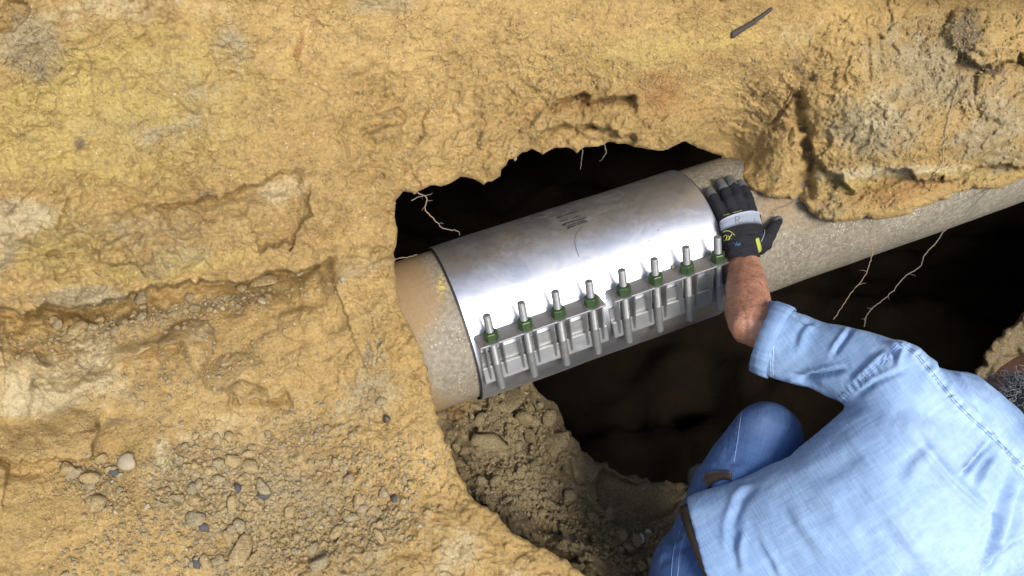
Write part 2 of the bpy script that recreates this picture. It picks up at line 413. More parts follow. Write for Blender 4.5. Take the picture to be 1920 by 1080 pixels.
def cloth(name, dark, light, yarn=1.0, fade=5, rough=.88):
    """slubby two-way weave; 'cl' holds cloth coordinates in metres"""
    m, t, b = mat(name); N = NB(t); av = N.n('ShaderNodeAttribute'); av.attribute_name = 'cl'; g = av.outputs['Vector']
    def st(sx, sy, det=3):
        mp = N.n('ShaderNodeMapping'); mp.inputs['Scale'].default_value = (sx, sy, 3); N.l(g, mp.inputs[0]); return N.noise(1, det, .6, mp.outputs[0])
    w1, w2 = st(620*yarn, 22), st(22, 620*yarn); s1, s2 = st(300*yarn, 10, 4), st(10, 300*yarn, 4)
    n1 = N.noise(fade, 6, .6, N.obj(), .3); n2 = N.noise(60, 6, .65, N.obj())
    c = N.mix(N.ramp(n1, [(.3, (0, 0, 0)), (.72, (1, 1, 1))]), dark, light)
    hi = tuple(min(1, x*1.5+.05) for x in light); lo = tuple(x*.5 for x in dark)
    c = N.mix(N.math('MULTIPLY', N.ramp(w1, [(.42, (0, 0, 0)), (.66, (1, 1, 1))]), .20), c, hi); c = N.mix(N.math('MULTIPLY', N.ramp(w2, [(.42, (0, 0, 0)), (.66, (1, 1, 1))]), .17), c, lo)
    c = N.mix(N.math('MULTIPLY', N.ramp(s1, [(.50, (0, 0, 0)), (.72, (1, 1, 1))]), .14), c, hi); c = N.mix(N.math('MULTIPLY', N.ramp(s2, [(.52, (0, 0, 0)), (.74, (1, 1, 1))]), .10), c, hi)
    N.l(N.mix(N.math('MULTIPLY', N.attr('wear_sun'), .8), c, tuple(min(1, x*1.12+.10) for x in light)), b.inputs['Base Color'])
    b.inputs['Roughness'].default_value = rough; b.inputs['Specular IOR Level'].default_value = .15
    wr = N.noise(16, 3, .55, N.obj((1, 1, 1)), 1.2)
    N.l(N.bump(N.math('ADD', w1, w2), .5, .0009, N.bump(N.math('ADD', s1, s2), .4, .0012, N.bump(wr, .35, .006))), b.inputs['Normal']); return m
def cloth_co(me, V, ax, ay):
    """cloth coordinates along the two yarn directions"""
    q = np.stack([V@np.array(ax), V@np.array(ay), V@np.array([.3, .3, .9])*.2], 1).astype(np.float32)
    at_ = me.attributes.new('cl', 'FLOAT_VECTOR', 'POINT'); at_.data.foreach_set('vector', np.ascontiguousarray(q).ravel())
    if 'wear_sun' not in me.attributes: me.attributes.new('wear_sun', 'FLOAT', 'POINT').data.foreach_set('value', np.zeros(len(V), np.float32))
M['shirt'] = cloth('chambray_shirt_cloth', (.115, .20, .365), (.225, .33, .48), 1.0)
M['jeans'] = cloth('washed_denim', (.023, .056, .165), (.055, .108, .23), 1.2)
def skin():
    m, t, b = mat('tanned_skin'); N = NB(t); g = N.obj()
    n = N.noise(25, 7, .65, g); n2 = N.noise(170, 5, .7, g)
    c = N.mix(N.ramp(n, [(.35, (0, 0, 0)), (.65, (1, 1, 1))]), (.24, .10, .056), (.40, .20, .125)); c = N.mix(.3, c, N.ramp(n2, [(.35, (.16, .06, .03)), (.65, (.55, .30, .20))]))
    N.l(c, b.inputs['Base Color']); b.inputs['Roughness'].default_value = .5
    b.inputs['Subsurface Weight'].default_value = .05; b.inputs['Subsurface Radius'].default_value = (.01, .004, .002); b.inputs['Subsurface Scale'].default_value = .5
    N.l(N.bump(n2, .35, .0012), b.inputs['Normal']); return m
M['skin'] = skin()
def hairm(name, c1, c2):
    m, t, b = mat(name); N = NB(t)
    N.l(N.mix(N.noise(30, 4, .6, N.obj()), c1, c2), b.inputs['Base Color']); b.inputs['Roughness'].default_value = .5; return m
M['hair'] = hairm('grey_hair', (.07, .07, .072), (.42, .42, .43))
M['scalp'] = simple('dark_hair_base', (.045, .042, .042), .95, 0, .4, 90, .004)
M['hair_brown'] = hairm('brown_hair', (.10, .065, .035), (.30, .22, .13))

# ------------------------------------------------------------------ the dug soil face
HOLE = [(1150,1120),(1100,1082),(1062,1050),(1030,1036),(1000,1017),(962,1000),(952,985),(930,965),(900,948),(880,930),(866,900),(853,868),(838,826),(822,790),
 (815,750),(803,700),(790,655),(768,610),(752,575),(742,520),(738,480),(746,440),(740,410),(741,378),(758,358),(775,364),(800,352),(818,350),(845,345),
 (862,333),(888,338),(906,346),(935,335),(943,318),(957,300),(975,288),(1000,282),(1018,288),(1040,278),(1062,276),(1080,287),(1097,274),(1110,277),(1130,270),(1150,266),
 (1180,274),(1215,278),(1240,284),(1262,275),(1287,264),(1308,281),(1330,285),(1352,294),(1372,314),(1393,340),(1412,360),(1424,366),(1450,372),(1478,370),
 (1504,378),(1520,402),(1540,412),(1562,417),(1601,413),(1627,409),(1655,412),(1683,406),(1715,393),(1745,385),(1771,376),(1803,358),(1830,351),(1856,354),(1891,349),(1920,331),
 (2050,292),(2700,60),(2700,2600),(1150,2600)]
HOLE_R = roughen(HOLE, 1.9, 9, 3)
ctrl = [(740,500,1.575),(800,690,1.60),(835,830,1.60),(880,930,1.60),(960,1000,1.61),(1080,1070,1.62),(741,380,1.575),(860,335,1.60),(1000,282,1.64),(1150,268,1.66),(1285,265,1.72),
 (960,150,1.56),(960,0,1.49),(1300,0,1.55),(1300,140,1.62),(600,0,1.42),(600,200,1.49),(600,400,1.53),(300,0,1.36),(300,250,1.435),(300,480,1.49),(0,0,1.29),(0,250,1.37),(0,500,1.42),
 (300,620,1.53),(0,620,1.455),(600,600,1.565),(0,860,1.43),(300,860,1.50),(600,860,1.55),(0,1080,1.37),(300,1080,1.44),(600,1080,1.49),(850,1080,1.54),
 (1480,0,1.59),(1480,180,1.69),(1700,0,1.63),(1700,180,1.68),(1920,0,1.66),(1920,180,1.72),(1700,300,1.72),(1920,290,1.80),
 (-700,0,1.13),(-700,600,1.22),(-700,1080,1.18),(0,1500,1.22),(600,1500,1.30),(1000,1500,1.40),(-700,1700,1.05),(200,2300,1.0),(1000,2300,1.04),(0,-600,1.12),(960,-600,1.30),(1920,-600,1.45),(2600,-600,1.6),(2600,0,1.8)]
for (u, v, k) in ((1352,294,.03),(1393,340,.03),(1424,366,.03),(1504,378,.045),(1562,417,.06),(1627,409,.065),(1715,393,.065),(1803,358,.065),(1891,349,.06),(1920,331,.06)):
    ctrl.append((u, v, float(pipeD(u, v))-k))
depth1 = tps(ctrl)
def cliff(U, V, pts, amp, w, endw=60, back=8, sign=1):
    """recess just under a broken edge: sharp at the line, fading over w"""
    d, s, _, _, ar = polydist(U, V, pts)
    L = sum(math.hypot(pts[i+1][0]-pts[i][0], pts[i+1][1]-pts[i][1]) for i in range(len(pts)-1))
    e = sstep(0, endw, ar)*sstep(0, endw, L-ar)
    s = s*sign; x = d*s
    return amp*e*sstep(-back*.25, back*.75, x)*np.exp(-np.maximum(x, 0)/w) - .35*amp*e*np.exp(-(np.minimum(x, 0)/(w*.7))**2)*(x < 0)
def groove(U, V, pts, amp, w):
    d, s, _, _, ar = polydist(U, V, pts); return amp*np.exp(-(d/w)**2)
def lumps(U, V, L):
    r = 0
    for (u, v, a, b, ang, h) in L:
        c, s = math.cos(R(ang)), math.sin(R(ang)); x = ((U-u)*c+(V-v)*s)/a; y = (-(U-u)*s+(V-v)*c)/b
        q = x*x+y*y; r = r-h*np.clip(1-q, 0, 1)**(1.1 if max(a, b) > 65 else .55)
    return r
JIT = rng.normal(0, 1, (64, 2))
def jag(pts, amp, step, seed):
    r = random.Random(seed); o = []
    for i in range(len(pts)-1):
        a, b = pts[i], pts[i+1]; L = math.hypot(b[0]-a[0], b[1]-a[1]); k = max(1, int(L/step))
        for j in range(k):
            t = j/k; o.append((a[0]+(b[0]-a[0])*t+r.gauss(0, amp*.6), a[1]+(b[1]-a[1])*t+r.gauss(0, amp)))
    o.append(pts[-1]); return o
# -- named relief of the face (pixels of the survey photo; metres of relief)
CREV = jag([(-80,590),(0,578),(60,578),(130,572),(200,563),(290,543),(370,530),(450,527),(520,510),(580,500),(640,480)], 3, 14, 1)
LIP = jag([(1560,372),(1600,352),(1640,328),(1668,318),(1700,316),(1730,330),(1770,336),(1805,336),(1835,312),(1880,303),(1940,310),(2050,300)], 2.5, 12, 2)
CUTA = jag([(1022,197),(1060,184),(1095,174),(1110,180)], 1, 12, 3)
CUTB = jag([(1092,192),(1130,184),(1170,180),(1192,176)], 1, 12, 4)
SCOOP = jag([(995,278),(1012,250),(1030,237),(1065,240),(1110,232),(1150,240),(1200,262)], 2, 10, 5)
CRK1 = jag([(270,388),(330,384),(380,374),(430,366),(480,345),(530,325),(570,318)], 2.5, 12, 6)
CRK2 = jag([(310,405),(318,425),(335,437),(352,430),(385,410)], 1.5, 9, 7)
FISS = jag([(1497,165),(1502,200),(1500,240),(1512,262),(1505,290),(1520,310),(1512,350),(1500,372)], 3, 10, 8)
FISS2 = jag([(1487,178),(1470,205),(1448,232)], 1, 8, 9)
FISS3 = jag([(1512,262),(1540,300),(1575,330),(1600,352)], 3, 12, 19)
LEFT1 = jag([(55,700),(110,712),(160,690),(230,672),(300,660),(350,640)], 3, 12, 10)
LEFT2 = jag([(0,862),(60,866),(120,862),(170,850),(180,810),(165,790)], 3, 12, 11)
LEFT3 = jag([(430,745),(470,755),(510,745),(540,735)], 3, 9, 12)
TOPR = jag([(1790,90),(1830,125),(1870,118),(1925,95)], 4, 12, 13)
ARC = jag([(1350,130),(1420,135),(1470,150),(1540,160),(1590,190),(1560,240),(1560,290)], 3, 14, 14)
TL = jag([(60,0),(58,30),(35,58),(0,68)], 2, 10, 15)
LR = jag([(575,345),(590,400),(560,440),(480,475)], 4, 14, 16)
RCLEF = jag([(1440,120),(1480,110),(1500,120)], 2, 9, 17)
def relief1(U, V, B):
    """B: world base positions"""
    g = B@np.array([A, H, Z]).T
    d = np.zeros(U.shape)
    # long folds parallel to the strata, which climb to the right
    q = g*np.array([2.2, 6, 6]); d += .020*fbm(q, 3, 1)
    rough = sstep(-.25, .35, fbm(g*np.array([2.5, 3, 3]), 2, 40))            # where the face is crumbly
    smoothz = np.exp(-(((U-510)/75)**2+((V-45)/55)**2))+np.exp(-(((U-700)/70)**2+((V-90)/35)**2))+np.exp(-(((U-20)/110)**2+((V-800)/90)**2))+np.exp(-(((U-60)/150)**2+((V-980)/90)**2))
    slope = sstep(560, 700, V)*sstep(900, 700, U)
    rough = np.clip(rough*(1-smoothz*1.2), 0.04, 1)
    gw = g+.012*np.stack([fbm(g*22, 3, 5), fbm(g*22, 3, 15), fbm(g*22, 3, 25)], 1)
    rough = np.clip(rough*.75+.25*sstep(0, .5, fbm(g*9, 2, 44))+.42*(V < 520)*(U < 760)*(1-smoothz)+.2*(U > 900)*(V < 420), 0, 1.1)*(1-.35*sstep(1540, 1640, U))
    a, b = worley(gw*np.array([9, 14, 14]), 3); d += .010*(.4+.6*rough)*(a-.5)
    big = sstep(.0, .45, fbm(g*5, 3, 46))*(1-slope*.4)
    h, e = chunks(gw*np.array([15, 24, 24]), 57, 1.2); d += (.016*h+.006*e)*big*rough
    h, e = chunks(gw*np.array([42, 60, 60]), 58, 1.0); d += (.0085*h+.004*e)*rough
    h, e = chunks(gw*np.array([110, 130, 130]), 59, 1.0); d += .0042*h*(rough+.15)
    f = fbm(gw*np.array([20, 34, 34]), 5, 9, .6); d += .0050*(.3+.7*rough)*f
    f = np.abs(fbm(gw*np.array([14, 30, 30]), 4, 19)); d += .008*np.maximum(.25-f, 0)*rough          # thin cracks
    pits = vnoise(gw*np.array([34, 42, 42]), 31); d += .020*rough*np.maximum(pits-.38, 0)
    d += .0016*fbm(g*np.array([6, 60, 60]), 3, 65)*(1-rough)                                      # digger scrape marks
    wob = 9*fbm(g*30, 3, 21)
    Uw, Vw = U+wob, V+9*fbm(g*30, 3, 25)
    d += cliff(Uw, Vw, CREV, .145, 75, 90, 7)
    d += cliff(Uw, Vw, LIP, .050, 90, 40, 6)
    d += cliff(U+.2*wob, V+.2*wob, CUTA, .045, 18, 8, 3); d += cliff(U+.2*wob, V+.2*wob, CUTB, .055, 20, 8, 3)
    d += cliff(Uw, Vw, SCOOP, .038, 40, 15, 4)
    d += cliff(Uw, Vw, CRK1, .022, 120, 30, 3); d += groove(U+.3*wob, V, CRK1, .010, 2.5)
    d += groove(U+.3*wob, V, CRK2, .010, 2.2); d += lumps(Uw, Vw, [(345,412,42,26,-10,.006)])
    d += groove(Uw, Vw, FISS, .040, 9); d += groove(U, V, FISS2, .014, 3); d += cliff(Uw, Vw, FISS3, .035, 50, 20, 8)
    d += cliff(Uw, Vw, LEFT1, .04, 40, 20, 4); d += cliff(Uw, Vw, LEFT2, .035, 50, 20, 6); d += cliff(Uw, Vw, LEFT3, .035, 25, 10, 3)
    d += cliff(Uw, Vw, TOPR, .045, 40, 20, 7); pass
    d += cliff(Uw, Vw, TL, .02, 60, 5, 4); d += cliff(Uw, Vw, LR, .035, 60, 30, 14)
    d += groove(U, V, [(1628,75),(1630,150)], .008, 4); d += groove(U, V, [(1648,70),(1654,135)], .009, 6)
    d += lumps(Uw, Vw, [(350,655,48,62,20,.040),(440,700,60,40,-10,.022),(100,670,75,45,-5,.030),(60,610,90,35,0,.020),(150,615,26,22,0,.022),(270,600,70,30,-20,.018),
        (460,748,42,34,20,.026),(500,600,80,50,-20,.016),(565,610,45,35,0,.018),(620,620,55,45,10,.012),(230,690,120,40,-18,.014),(40,720,110,70,-10,.02),(110,830,130,60,-8,.022),
        (660,520,90,60,-20,.012),(680,660,70,90,10,.010),(520,640,60,30,-20,.014),(700,480,60,90,0,.010),
        (1600,180,120,90,20,.03),(1740,240,200,90,-15,.03),(1560,100,100,60,0,.018),(1830,60,60,40,20,.03),(1885,170,60,60,0,.03),(1470,300,55,75,20,.03),
        (1575,385,70,45,-5,.025),(1690,375,110,38,-15,.022),(1480,380,60,35,0,.016),(880,300,110,60,-25,.014),(1140,250,60,18,-5,.012),(480,520,25,10,0,.012),
        (1330,230,90,50,-10,.016),(1250,180,90,60,-10,-.012),(300,465,360,90,-10,.045),(120,500,200,60,-5,.02),(480,420,140,60,-20,.016)])
    return d
def sheet(name, poly, keep_inside, depth, relief, us, vs, material, skirt=60, kscale=.005, attrs=None, under=.45, round_px=8, round_d=.012, extra=None):
    U, V = np.meshgrid(us, vs); sh = U.shape; U = U.ravel().copy(); V = V.ravel().copy()
    ins = inside(U, V, poly)
    out = ins if not keep_inside else ~ins
    dist, _, nx, ny, ar = polydist(U, V, poly, True)
    far = out & (dist > skirt)
    Ub = np.where(out, nx, U); Vb = np.where(out, ny, V)
    D = depth(Ub, Vb)
    B = at(Ub, Vb, D); D = D + relief(Ub, Vb, B)
    e = np.where(out, 0, dist); D = D + round_d*np.clip(1-e/round_px, 0, 1)**2
    # skirt: goes back and in under the face
    ddx, ddy = nx-U, ny-V; n = np.hypot(ddx, ddy)+1e-9
    k = np.where(out, dist, 0)
    g = B@np.array([A, H, Z]).T
    wob = 1+.5*fbm(g*20+k[:, None]*.03, 2, 77)
    Uo = np.where(out, nx+ddx/n*np.minimum(k*under, 60)*wob, U); Vo = np.where(out, ny+ddy/n*np.minimum(k*under, 60)*wob, V)
    D = D + k*kscale
    Wd = at(Uo, Vo, D)
    ny_, nx_ = sh; idx = np.arange(ny_*nx_).reshape(sh)
    q = np.stack([idx[:-1, :-1], idx[1:, :-1], idx[1:, 1:], idx[:-1, 1:]], -1).reshape(-1, 4)
    good = ~far[q].any(1)
    allout = out[q].any(1)
    bx = np.ptp(nx[q], axis=1)+np.ptp(ny[q], axis=1)
    good &= ~(allout & (out[q].all(1)) & (bx > 40))
    q = q[good]
    used = np.zeros(len(U), bool); used[q.ravel()] = True; remap = np.cumsum(used)-1
    me = npmesh(Wd[used], remap[q])
    if attrs:
        for kx, fn in attrs.items():
            at_ = me.attributes.new(kx, 'FLOAT', 'POINT'); at_.data.foreach_set('value', np.asarray(fn(Ub, Vb, g), np.float32)[used])
    o = new_obj(name, me, material)
    return o
def blobs(L):
    def f(U, V, g):
        r = np.zeros(U.shape)
        for (u, v, a, b, ang, k) in L:
            c, s = math.cos(R(ang)), math.sin(R(ang)); x = ((U-u)*c+(V-v)*s)/a; y = (-(U-u)*s+(V-v)*c)/b
            r = np.maximum(r, k*np.exp(-(x*x+y*y)))
        return r
    return f
attrs1 = {
 'yellow': blobs([(200,200,420,220,-8,.75),(100,450,200,90,0,.7),(1250,90,330,70,-10,.6),(300,500,250,40,-8,.7),(1620,330,120,30,-20,.8),(1800,325,120,18,0,.8)]),
 'grey': blobs([(60,90,70,75,40,1.0),(340,160,120,70,20,.55),(430,90,60,60,0,.5),(200,230,120,60,0,.5),(1640,270,110,90,20,.62),(1780,130,190,130,10,.66),(1860,200,130,150,0,.66),
    (1680,80,40,80,0,.5),(690,10,80,30,0,.7),(370,620,60,60,0,.6),(300,590,330,16,-12,.95),(250,720,60,120,10,.5),(1640,250,110,60,0,.9),(1480,330,60,110,0,.45),(1560,390,60,40,0,.55),
    (690,690,60,130,10,.5),(420,880,260,160,0,.62),(560,1010,300,120,0,.6),(130,560,160,20,0,.8),(510,385,80,40,-20,.45),(200,430,180,50,0,.45),(1900,560,200,200,0,.9)]),
 'pale': blobs([(40,410,90,35,-10,.75),(60,730,120,70,-10,.6),(180,700,80,50,0,.5),(0,470,40,60,0,.8),(520,355,80,30,-20,.6),(1650,190,50,60,0,.6),(1700,320,180,12,-3,.7),(300,860,25,70,10,.7),(170,640,70,30,0,.6),(480,780,560,280,10,.36),(900,1030,120,60,20,.25)]),
 'rust': blobs([(1240,175,60,60,0,.75),(1330,110,110,40,0,.5),(1300,200,100,60,0,.45),(1060,200,160,35,-12,.55),(1440,220,70,90,0,.45),(560,90,12,40,15,.8),(1480,230,30,60,20,.5),
    (600,450,80,30,-20,.4),(870,300,110,40,-20,.35),(1700,360,150,30,-15,.6),(1130,140,250,40,-10,.35),(760,640,40,140,0,.3),(760,370,30,30,0,.45)]),
 'dark': blobs([(1810,60,35,55,20,.95),(1850,130,60,16,10,.7),(150,270,14,16,0,.9),(120,45,50,25,0,.3),(1000,85,40,20,0,.35),(1495,112,30,12,0,.6),(1140,192,45,8,-8,.55),(345,190,40,25,0,.3),(1650,105,10,35,0,.4),(1630,110,5,40,0,.5),
    (690,665,12,45,10,.6),(620,830,60,20,-20,.4),(840,860,0.1,0.1,0,0),(530,1010,200,60,0,.28),(520,525,30,12,0,.5),(1190,40,40,25,0,.3)]),
}
_g0 = attrs1['grey']
attrs1['grey'] = lambda U, V, g: np.clip(_g0(U, V, g)*.85+.34*np.maximum(fbm(g*np.array([5, 11, 11]), 3, 201), 0)*(V < 520)*(U < 900)+.3*np.maximum(fbm(g*np.array([6, 12, 12]), 3, 205), 0), 0, 1)
_d0 = attrs1['dark']
attrs1['dark'] = lambda U, V, g: np.clip(_d0(U, V, g)+.6*np.maximum(fbm(g*np.array([14, 26, 26]), 3, 211)-.35, 0), 0, 1)
_p0 = attrs1['pale']
attrs1['pale'] = lambda U, V, g: np.clip(_p0(U, V, g)+.45*np.maximum(fbm(g*np.array([4, 9, 9]), 3, 221)-.1, 0), 0, 1)
attrs1['clay'] = lambda U, V, g: np.zeros(U.shape)
us = axis_samples(-800, -40, 1960, 2700, 2.6, 1.28); vs = axis_samples(-620, -40, 1110, 2400, 2.6, 1.28)
face = sheet('earth_bank', HOLE_R, False, depth1, relief1, us, vs, M['soil'], skirt=70, attrs=attrs1)
tag(face, kind='structure')

# -- ledge of olive soil below the pipe
LEDGE = [(560,560),(900,560),(985,700),(1010,735),(1034,752),(1052,768),(1062,800),(1085,832),(1100,852),(1118,864),(1138,868),(1160,888),(1195,892),(1232,905),(1250,899),(1290,910),(1400,930),(1650,1010),(2000,1250),(2000,2300),(500,2300)]
d2 = tps([(700,700,2.00),(850,780,2.00),(950,770,2.06),(1040,780,2.14),(900,900,1.93),(1050,850,2.08),(1105,900,2.14),(1130,960,2.10),(1200,920,2.22),(1260,930,2.24),(1000,1000,1.93),(950,1010,1.87),(1100,1070,1.86),(1200,1060,2.02),(1300,1080,2.10),(700,1000,1.85),(1600,1150,2.15),(1000,1400,1.75),(600,1400,1.65),(1700,1700,1.95),(1000,2200,1.6)])
LSLAB = jag([(1130,870),(1118,900),(1125,940),(1150,980),(1180,1010)], 2, 10, 31)
LCUT = jag([(935,985),(980,1008),(1020,1022),(1060,1035),(1110,1050)], 3, 10, 32)
def relief2(U, V, B):
    g = B@np.array([A, H, Z]).T
    sm = np.exp(-(((U-1120)/55)**2+((V-900)/70)**2))+np.exp(-(((U-1230)/70)**2+((V-950)/60)**2)); r = np.clip(1-sm, .1, 1)
    d = .02*fbm(g*7, 3, 61)
    h, e = chunks(g*15+.3*fbm(g*20, 2, 4)[:, None], 33, 1.4); d += .030*r*h
    h, e = chunks(g*95, 34, 1.); d += .004*r*h
    h, e = chunks(g*42, 35, 1.2); d += .013*r*h
    d += .007*r*fbm(g*40, 4, 37)
    w_ = 6*fbm(g*30, 3, 21)
    d += cliff(U+w_, V+w_, LSLAB, .05, 90, 15, 8, -1); d += cliff(U+w_, V+w_, LCUT, .05, 60, 20, 7)
    d += lumps(U+w_, V+w_, [(1100,860,60,48,20,.04),(1090,920,50,70,-20,.02),(990,940,90,60,20,.012)])
    return d
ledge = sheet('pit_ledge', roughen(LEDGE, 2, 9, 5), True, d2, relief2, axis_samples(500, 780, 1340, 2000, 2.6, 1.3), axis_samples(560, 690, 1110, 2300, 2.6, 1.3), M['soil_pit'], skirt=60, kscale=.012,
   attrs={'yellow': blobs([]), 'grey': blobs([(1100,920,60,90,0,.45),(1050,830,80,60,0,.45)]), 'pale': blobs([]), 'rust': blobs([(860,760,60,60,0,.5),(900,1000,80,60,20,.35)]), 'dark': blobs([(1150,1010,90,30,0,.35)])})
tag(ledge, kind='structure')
# -- small grey shoulder of soil behind the man's head
RB = [(2100,470),(1960,545),(1925,580),(1905,600),(1882,618),(1862,640),(1845,665),(1828,695),(1812,740),(1850,1000),(2200,1500),(3000,1500),(3000,300)]
d4 = tps([(1850,680,1.92),(1920,600,2.0),(2100,500,2.05),(1900,1000,1.9),(2600,1200,1.4),(2800,400,1.9),(2200,1400,1.6)])
def relief4(U, V, B):
    g = B@np.array([A, H, Z]).T; h, e = chunks(g*16, 43, 1.2); return .03*fbm(g*6, 3, 71)+.02*h+.006*fbm(g*40, 4, 73)
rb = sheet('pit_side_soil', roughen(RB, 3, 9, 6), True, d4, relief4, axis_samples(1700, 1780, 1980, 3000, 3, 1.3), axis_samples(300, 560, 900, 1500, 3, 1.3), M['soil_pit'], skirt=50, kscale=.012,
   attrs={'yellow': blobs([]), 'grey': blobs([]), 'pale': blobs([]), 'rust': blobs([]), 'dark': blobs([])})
tag(rb, kind='structure')
# -- the black undermined space: walls, roof and floor with shade painted near-black, and the ground at the top
def bumpy_grid(o, ex, ey, nx_, ny_, amp, seed):
    o, ex, ey = map(lambda t: np.array(t, float), (o, ex, ey)); I, J = np.meshgrid(np.linspace(0, 1, nx_), np.linspace(0, 1, ny_))
    Pn = o+ex*I.ravel()[:, None]+ey*J.ravel()[:, None]; n = np.cross(ex, ey); n /= np.linalg.norm(n)
    edge = np.minimum.reduce([I.ravel(), 1-I.ravel(), J.ravel(), 1-J.ravel()]); m = sstep(0, .06, edge)
    Pn = Pn+n*(amp*fbm(Pn*3, 4, seed)*m)[:, None]
    idx = np.arange(nx_*ny_).reshape(ny_, nx_)
    return Pn, np.stack([idx[:-1, :-1], idx[:-1, 1:], idx[1:, 1:], idx[1:, :-1]], -1).reshape(-1, 4)
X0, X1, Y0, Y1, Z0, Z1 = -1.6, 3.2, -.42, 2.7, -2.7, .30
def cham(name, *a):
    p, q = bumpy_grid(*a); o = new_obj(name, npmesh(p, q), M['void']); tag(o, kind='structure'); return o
cham('cavity_floor', (X0, Y0, Z0), (X1-X0, 0, 0), (0, Y1-Y0, 0), 90, 60, .12, 1)
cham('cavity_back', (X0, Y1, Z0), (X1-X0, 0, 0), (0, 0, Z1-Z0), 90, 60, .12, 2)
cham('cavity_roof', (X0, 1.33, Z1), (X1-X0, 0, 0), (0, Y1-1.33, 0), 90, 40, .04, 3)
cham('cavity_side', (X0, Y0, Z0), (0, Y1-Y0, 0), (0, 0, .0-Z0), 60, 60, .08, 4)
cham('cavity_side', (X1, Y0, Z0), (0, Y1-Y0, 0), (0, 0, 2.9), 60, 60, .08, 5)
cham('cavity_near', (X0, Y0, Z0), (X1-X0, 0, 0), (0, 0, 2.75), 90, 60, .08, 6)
def ground(name, o, ex, ey, n, amp, seed):
    p, q = bumpy_grid(o, ex, ey, n, n, amp, seed); me = npmesh(p, q); ob = new_obj(name, me, M['soil']); tag(ob, kind='structure')
    return ob
ground('ground', (-40, -60, .06), (80, 0, 0), (0, 60-.40, 0), 120, .05, 8)
ground('ground', (-40, 1.75, 1.35), (80, 0, 0), (0, 60, 0), 120, .05, 9)
ub = ground('upper_bank', (-6, 1.22, .62), (12, 0, 0), (0, .56, .75), 160, .03, 10); ub.data.materials[0] = M['dark_reflect']

# ------------------------------------------------------------------ pipe
def cyl_arc(r, s0, s1, ns, na, dent=0, a0=0, a1=2*math.pi):
    S, T = np.meshgrid(np.linspace(s0, s1, ns), np.linspace(a0, a1, na)); S = S.ravel(); T = T.ravel()
    rr = r*np.ones(S.shape)
    if dent: rr = rr+dent*fbm(np.stack([S*6, np.cos(T)*1.2, np.sin(T)*1.2], 1), 3, 91)
    Pn = PC+A*S[:, None]+H*(rr*np.cos(T))[:, None]+Z*(rr*np.sin(T))[:, None]
    idx = np.arange(ns*na).reshape(na, ns)
    return Pn, np.stack([idx[:-1, :-1], idx[:-1, 1:], idx[1:, 1:], idx[1:, :-1]], -1).reshape(-1, 4), S, T
Pn, Q, S_, T_ = cyl_arc(RP, -1.0, 2.2, 420, 180, .0012)
me = npmesh(Pn, Q)
uu, vv, dd = px(Pn)
zt = np.sin(T_)
dirt = np.clip(1-(uu-775-25*np.sin(vv/40.))/70., 0, 1)*1.0 + .75*np.exp(-((np.abs(uu-860)/90)**2+((vv-770)/50)**2)) + .6*np.exp(-(((uu-1450)/70)**2+((vv-385)/35)**2)) + .35*np.exp(-(((uu-1500)/160)**2+((vv-430)/40)**2))
me.attributes.new('dirt', 'FLOAT', 'POINT').data.foreach_set('value', dirt.astype(np.float32))
warm = (uu < 900)*.2
me.attributes.new('warm', 'FLOAT', 'POINT').data.foreach_set('value', warm.astype(np.float32))
pt = np.exp(-(((uu-828)/7)**2+((vv-538)/17)**2))
me.attributes.new('paint', 'FLOAT', 'POINT').data.foreach_set('value', pt.astype(np.float32))
pipe = new_obj('water_pipe', me, M['pipe'])
tag(pipe, 'thick grey cement water main running through the dug hole under the clamp', 'pipe')

# ------------------------------------------------------------------ repair clamp
clamp = empty('repair_clamp', W(0, 0, RP)); tag(clamp, 'wide stainless steel repair clamp with eight studs wrapped round the grey pipe', 'pipe clamp')
def cpart(name, V, Fc, m, parent=clamp, smooth=False):
    o = new_obj(name, pyd(V, Fc) if not isinstance(V, np.ndarray) else npmesh(V, Fc), m, None, smooth); return keep(o, parent)
RB_ = .1655; BL = .273
V1, Q1, S1, T1 = cyl_arc(RB_, -BL, BL, 90, 200, .0011)
V1b = PC+(V1-PC)-0
# solid band: outer skin + inner skin + end rims
rad = V1-(PC+A*S1[:, None]); inner = PC+A*S1[:, None]+rad*(1-.0016/RB_)
n_ = len(V1); ns, na = 90, 200; idx = np.arange(n_).reshape(na, ns)
rim = []
for c in (0, ns-1):
    q = np.stack([idx[:-1, c], idx[1:, c], idx[1:, c]+n_, idx[:-1, c]+n_], -1); rim.append(q if c else q[:, ::-1])
Qall = np.vstack([Q1, Q1[:, ::-1]+n_]+rim)
band = cpart('band', np.vstack([V1, inner]), Qall, M['steel'], smooth=True)
band.modifiers.new('es', 'EDGE_SPLIT').split_angle = R(50)
Vg, Qg, _, _ = cyl_arc(.1632, -BL-.0035, BL+.0035, 4, 160); cpart('rubber_gasket', Vg, Qg, M['gasket'], smooth=True)
TAU = .4406
T0 = .80; RR = .1945
tv = H*math.sin(TAU)+Z*math.cos(TAU); nv = -H*math.cos(TAU)+Z*math.sin(TAU); n0 = -H*math.cos(T0)+Z*math.sin(T0)
SB = [-.2399+i*.0680 for i in range(8)]
def L(s, p, q): return Vector(PC+A*s+n0*RR+tv*p+nv*q)
def prism_pq(s, th, poly):
    V = [L(s-th/2, p, q) for p, q in poly]+[L(s+th/2, p, q) for p, q in poly]; n = len(poly)
    return V, [tuple(range(n))[::-1], tuple(range(n, 2*n))]+[(i, (i+1) % n, n+(i+1) % n, n+i) for i in range(n)]
def srun(s0, s1, poly):
    return prism_pq((s0+s1)/2, s1-s0, poly)
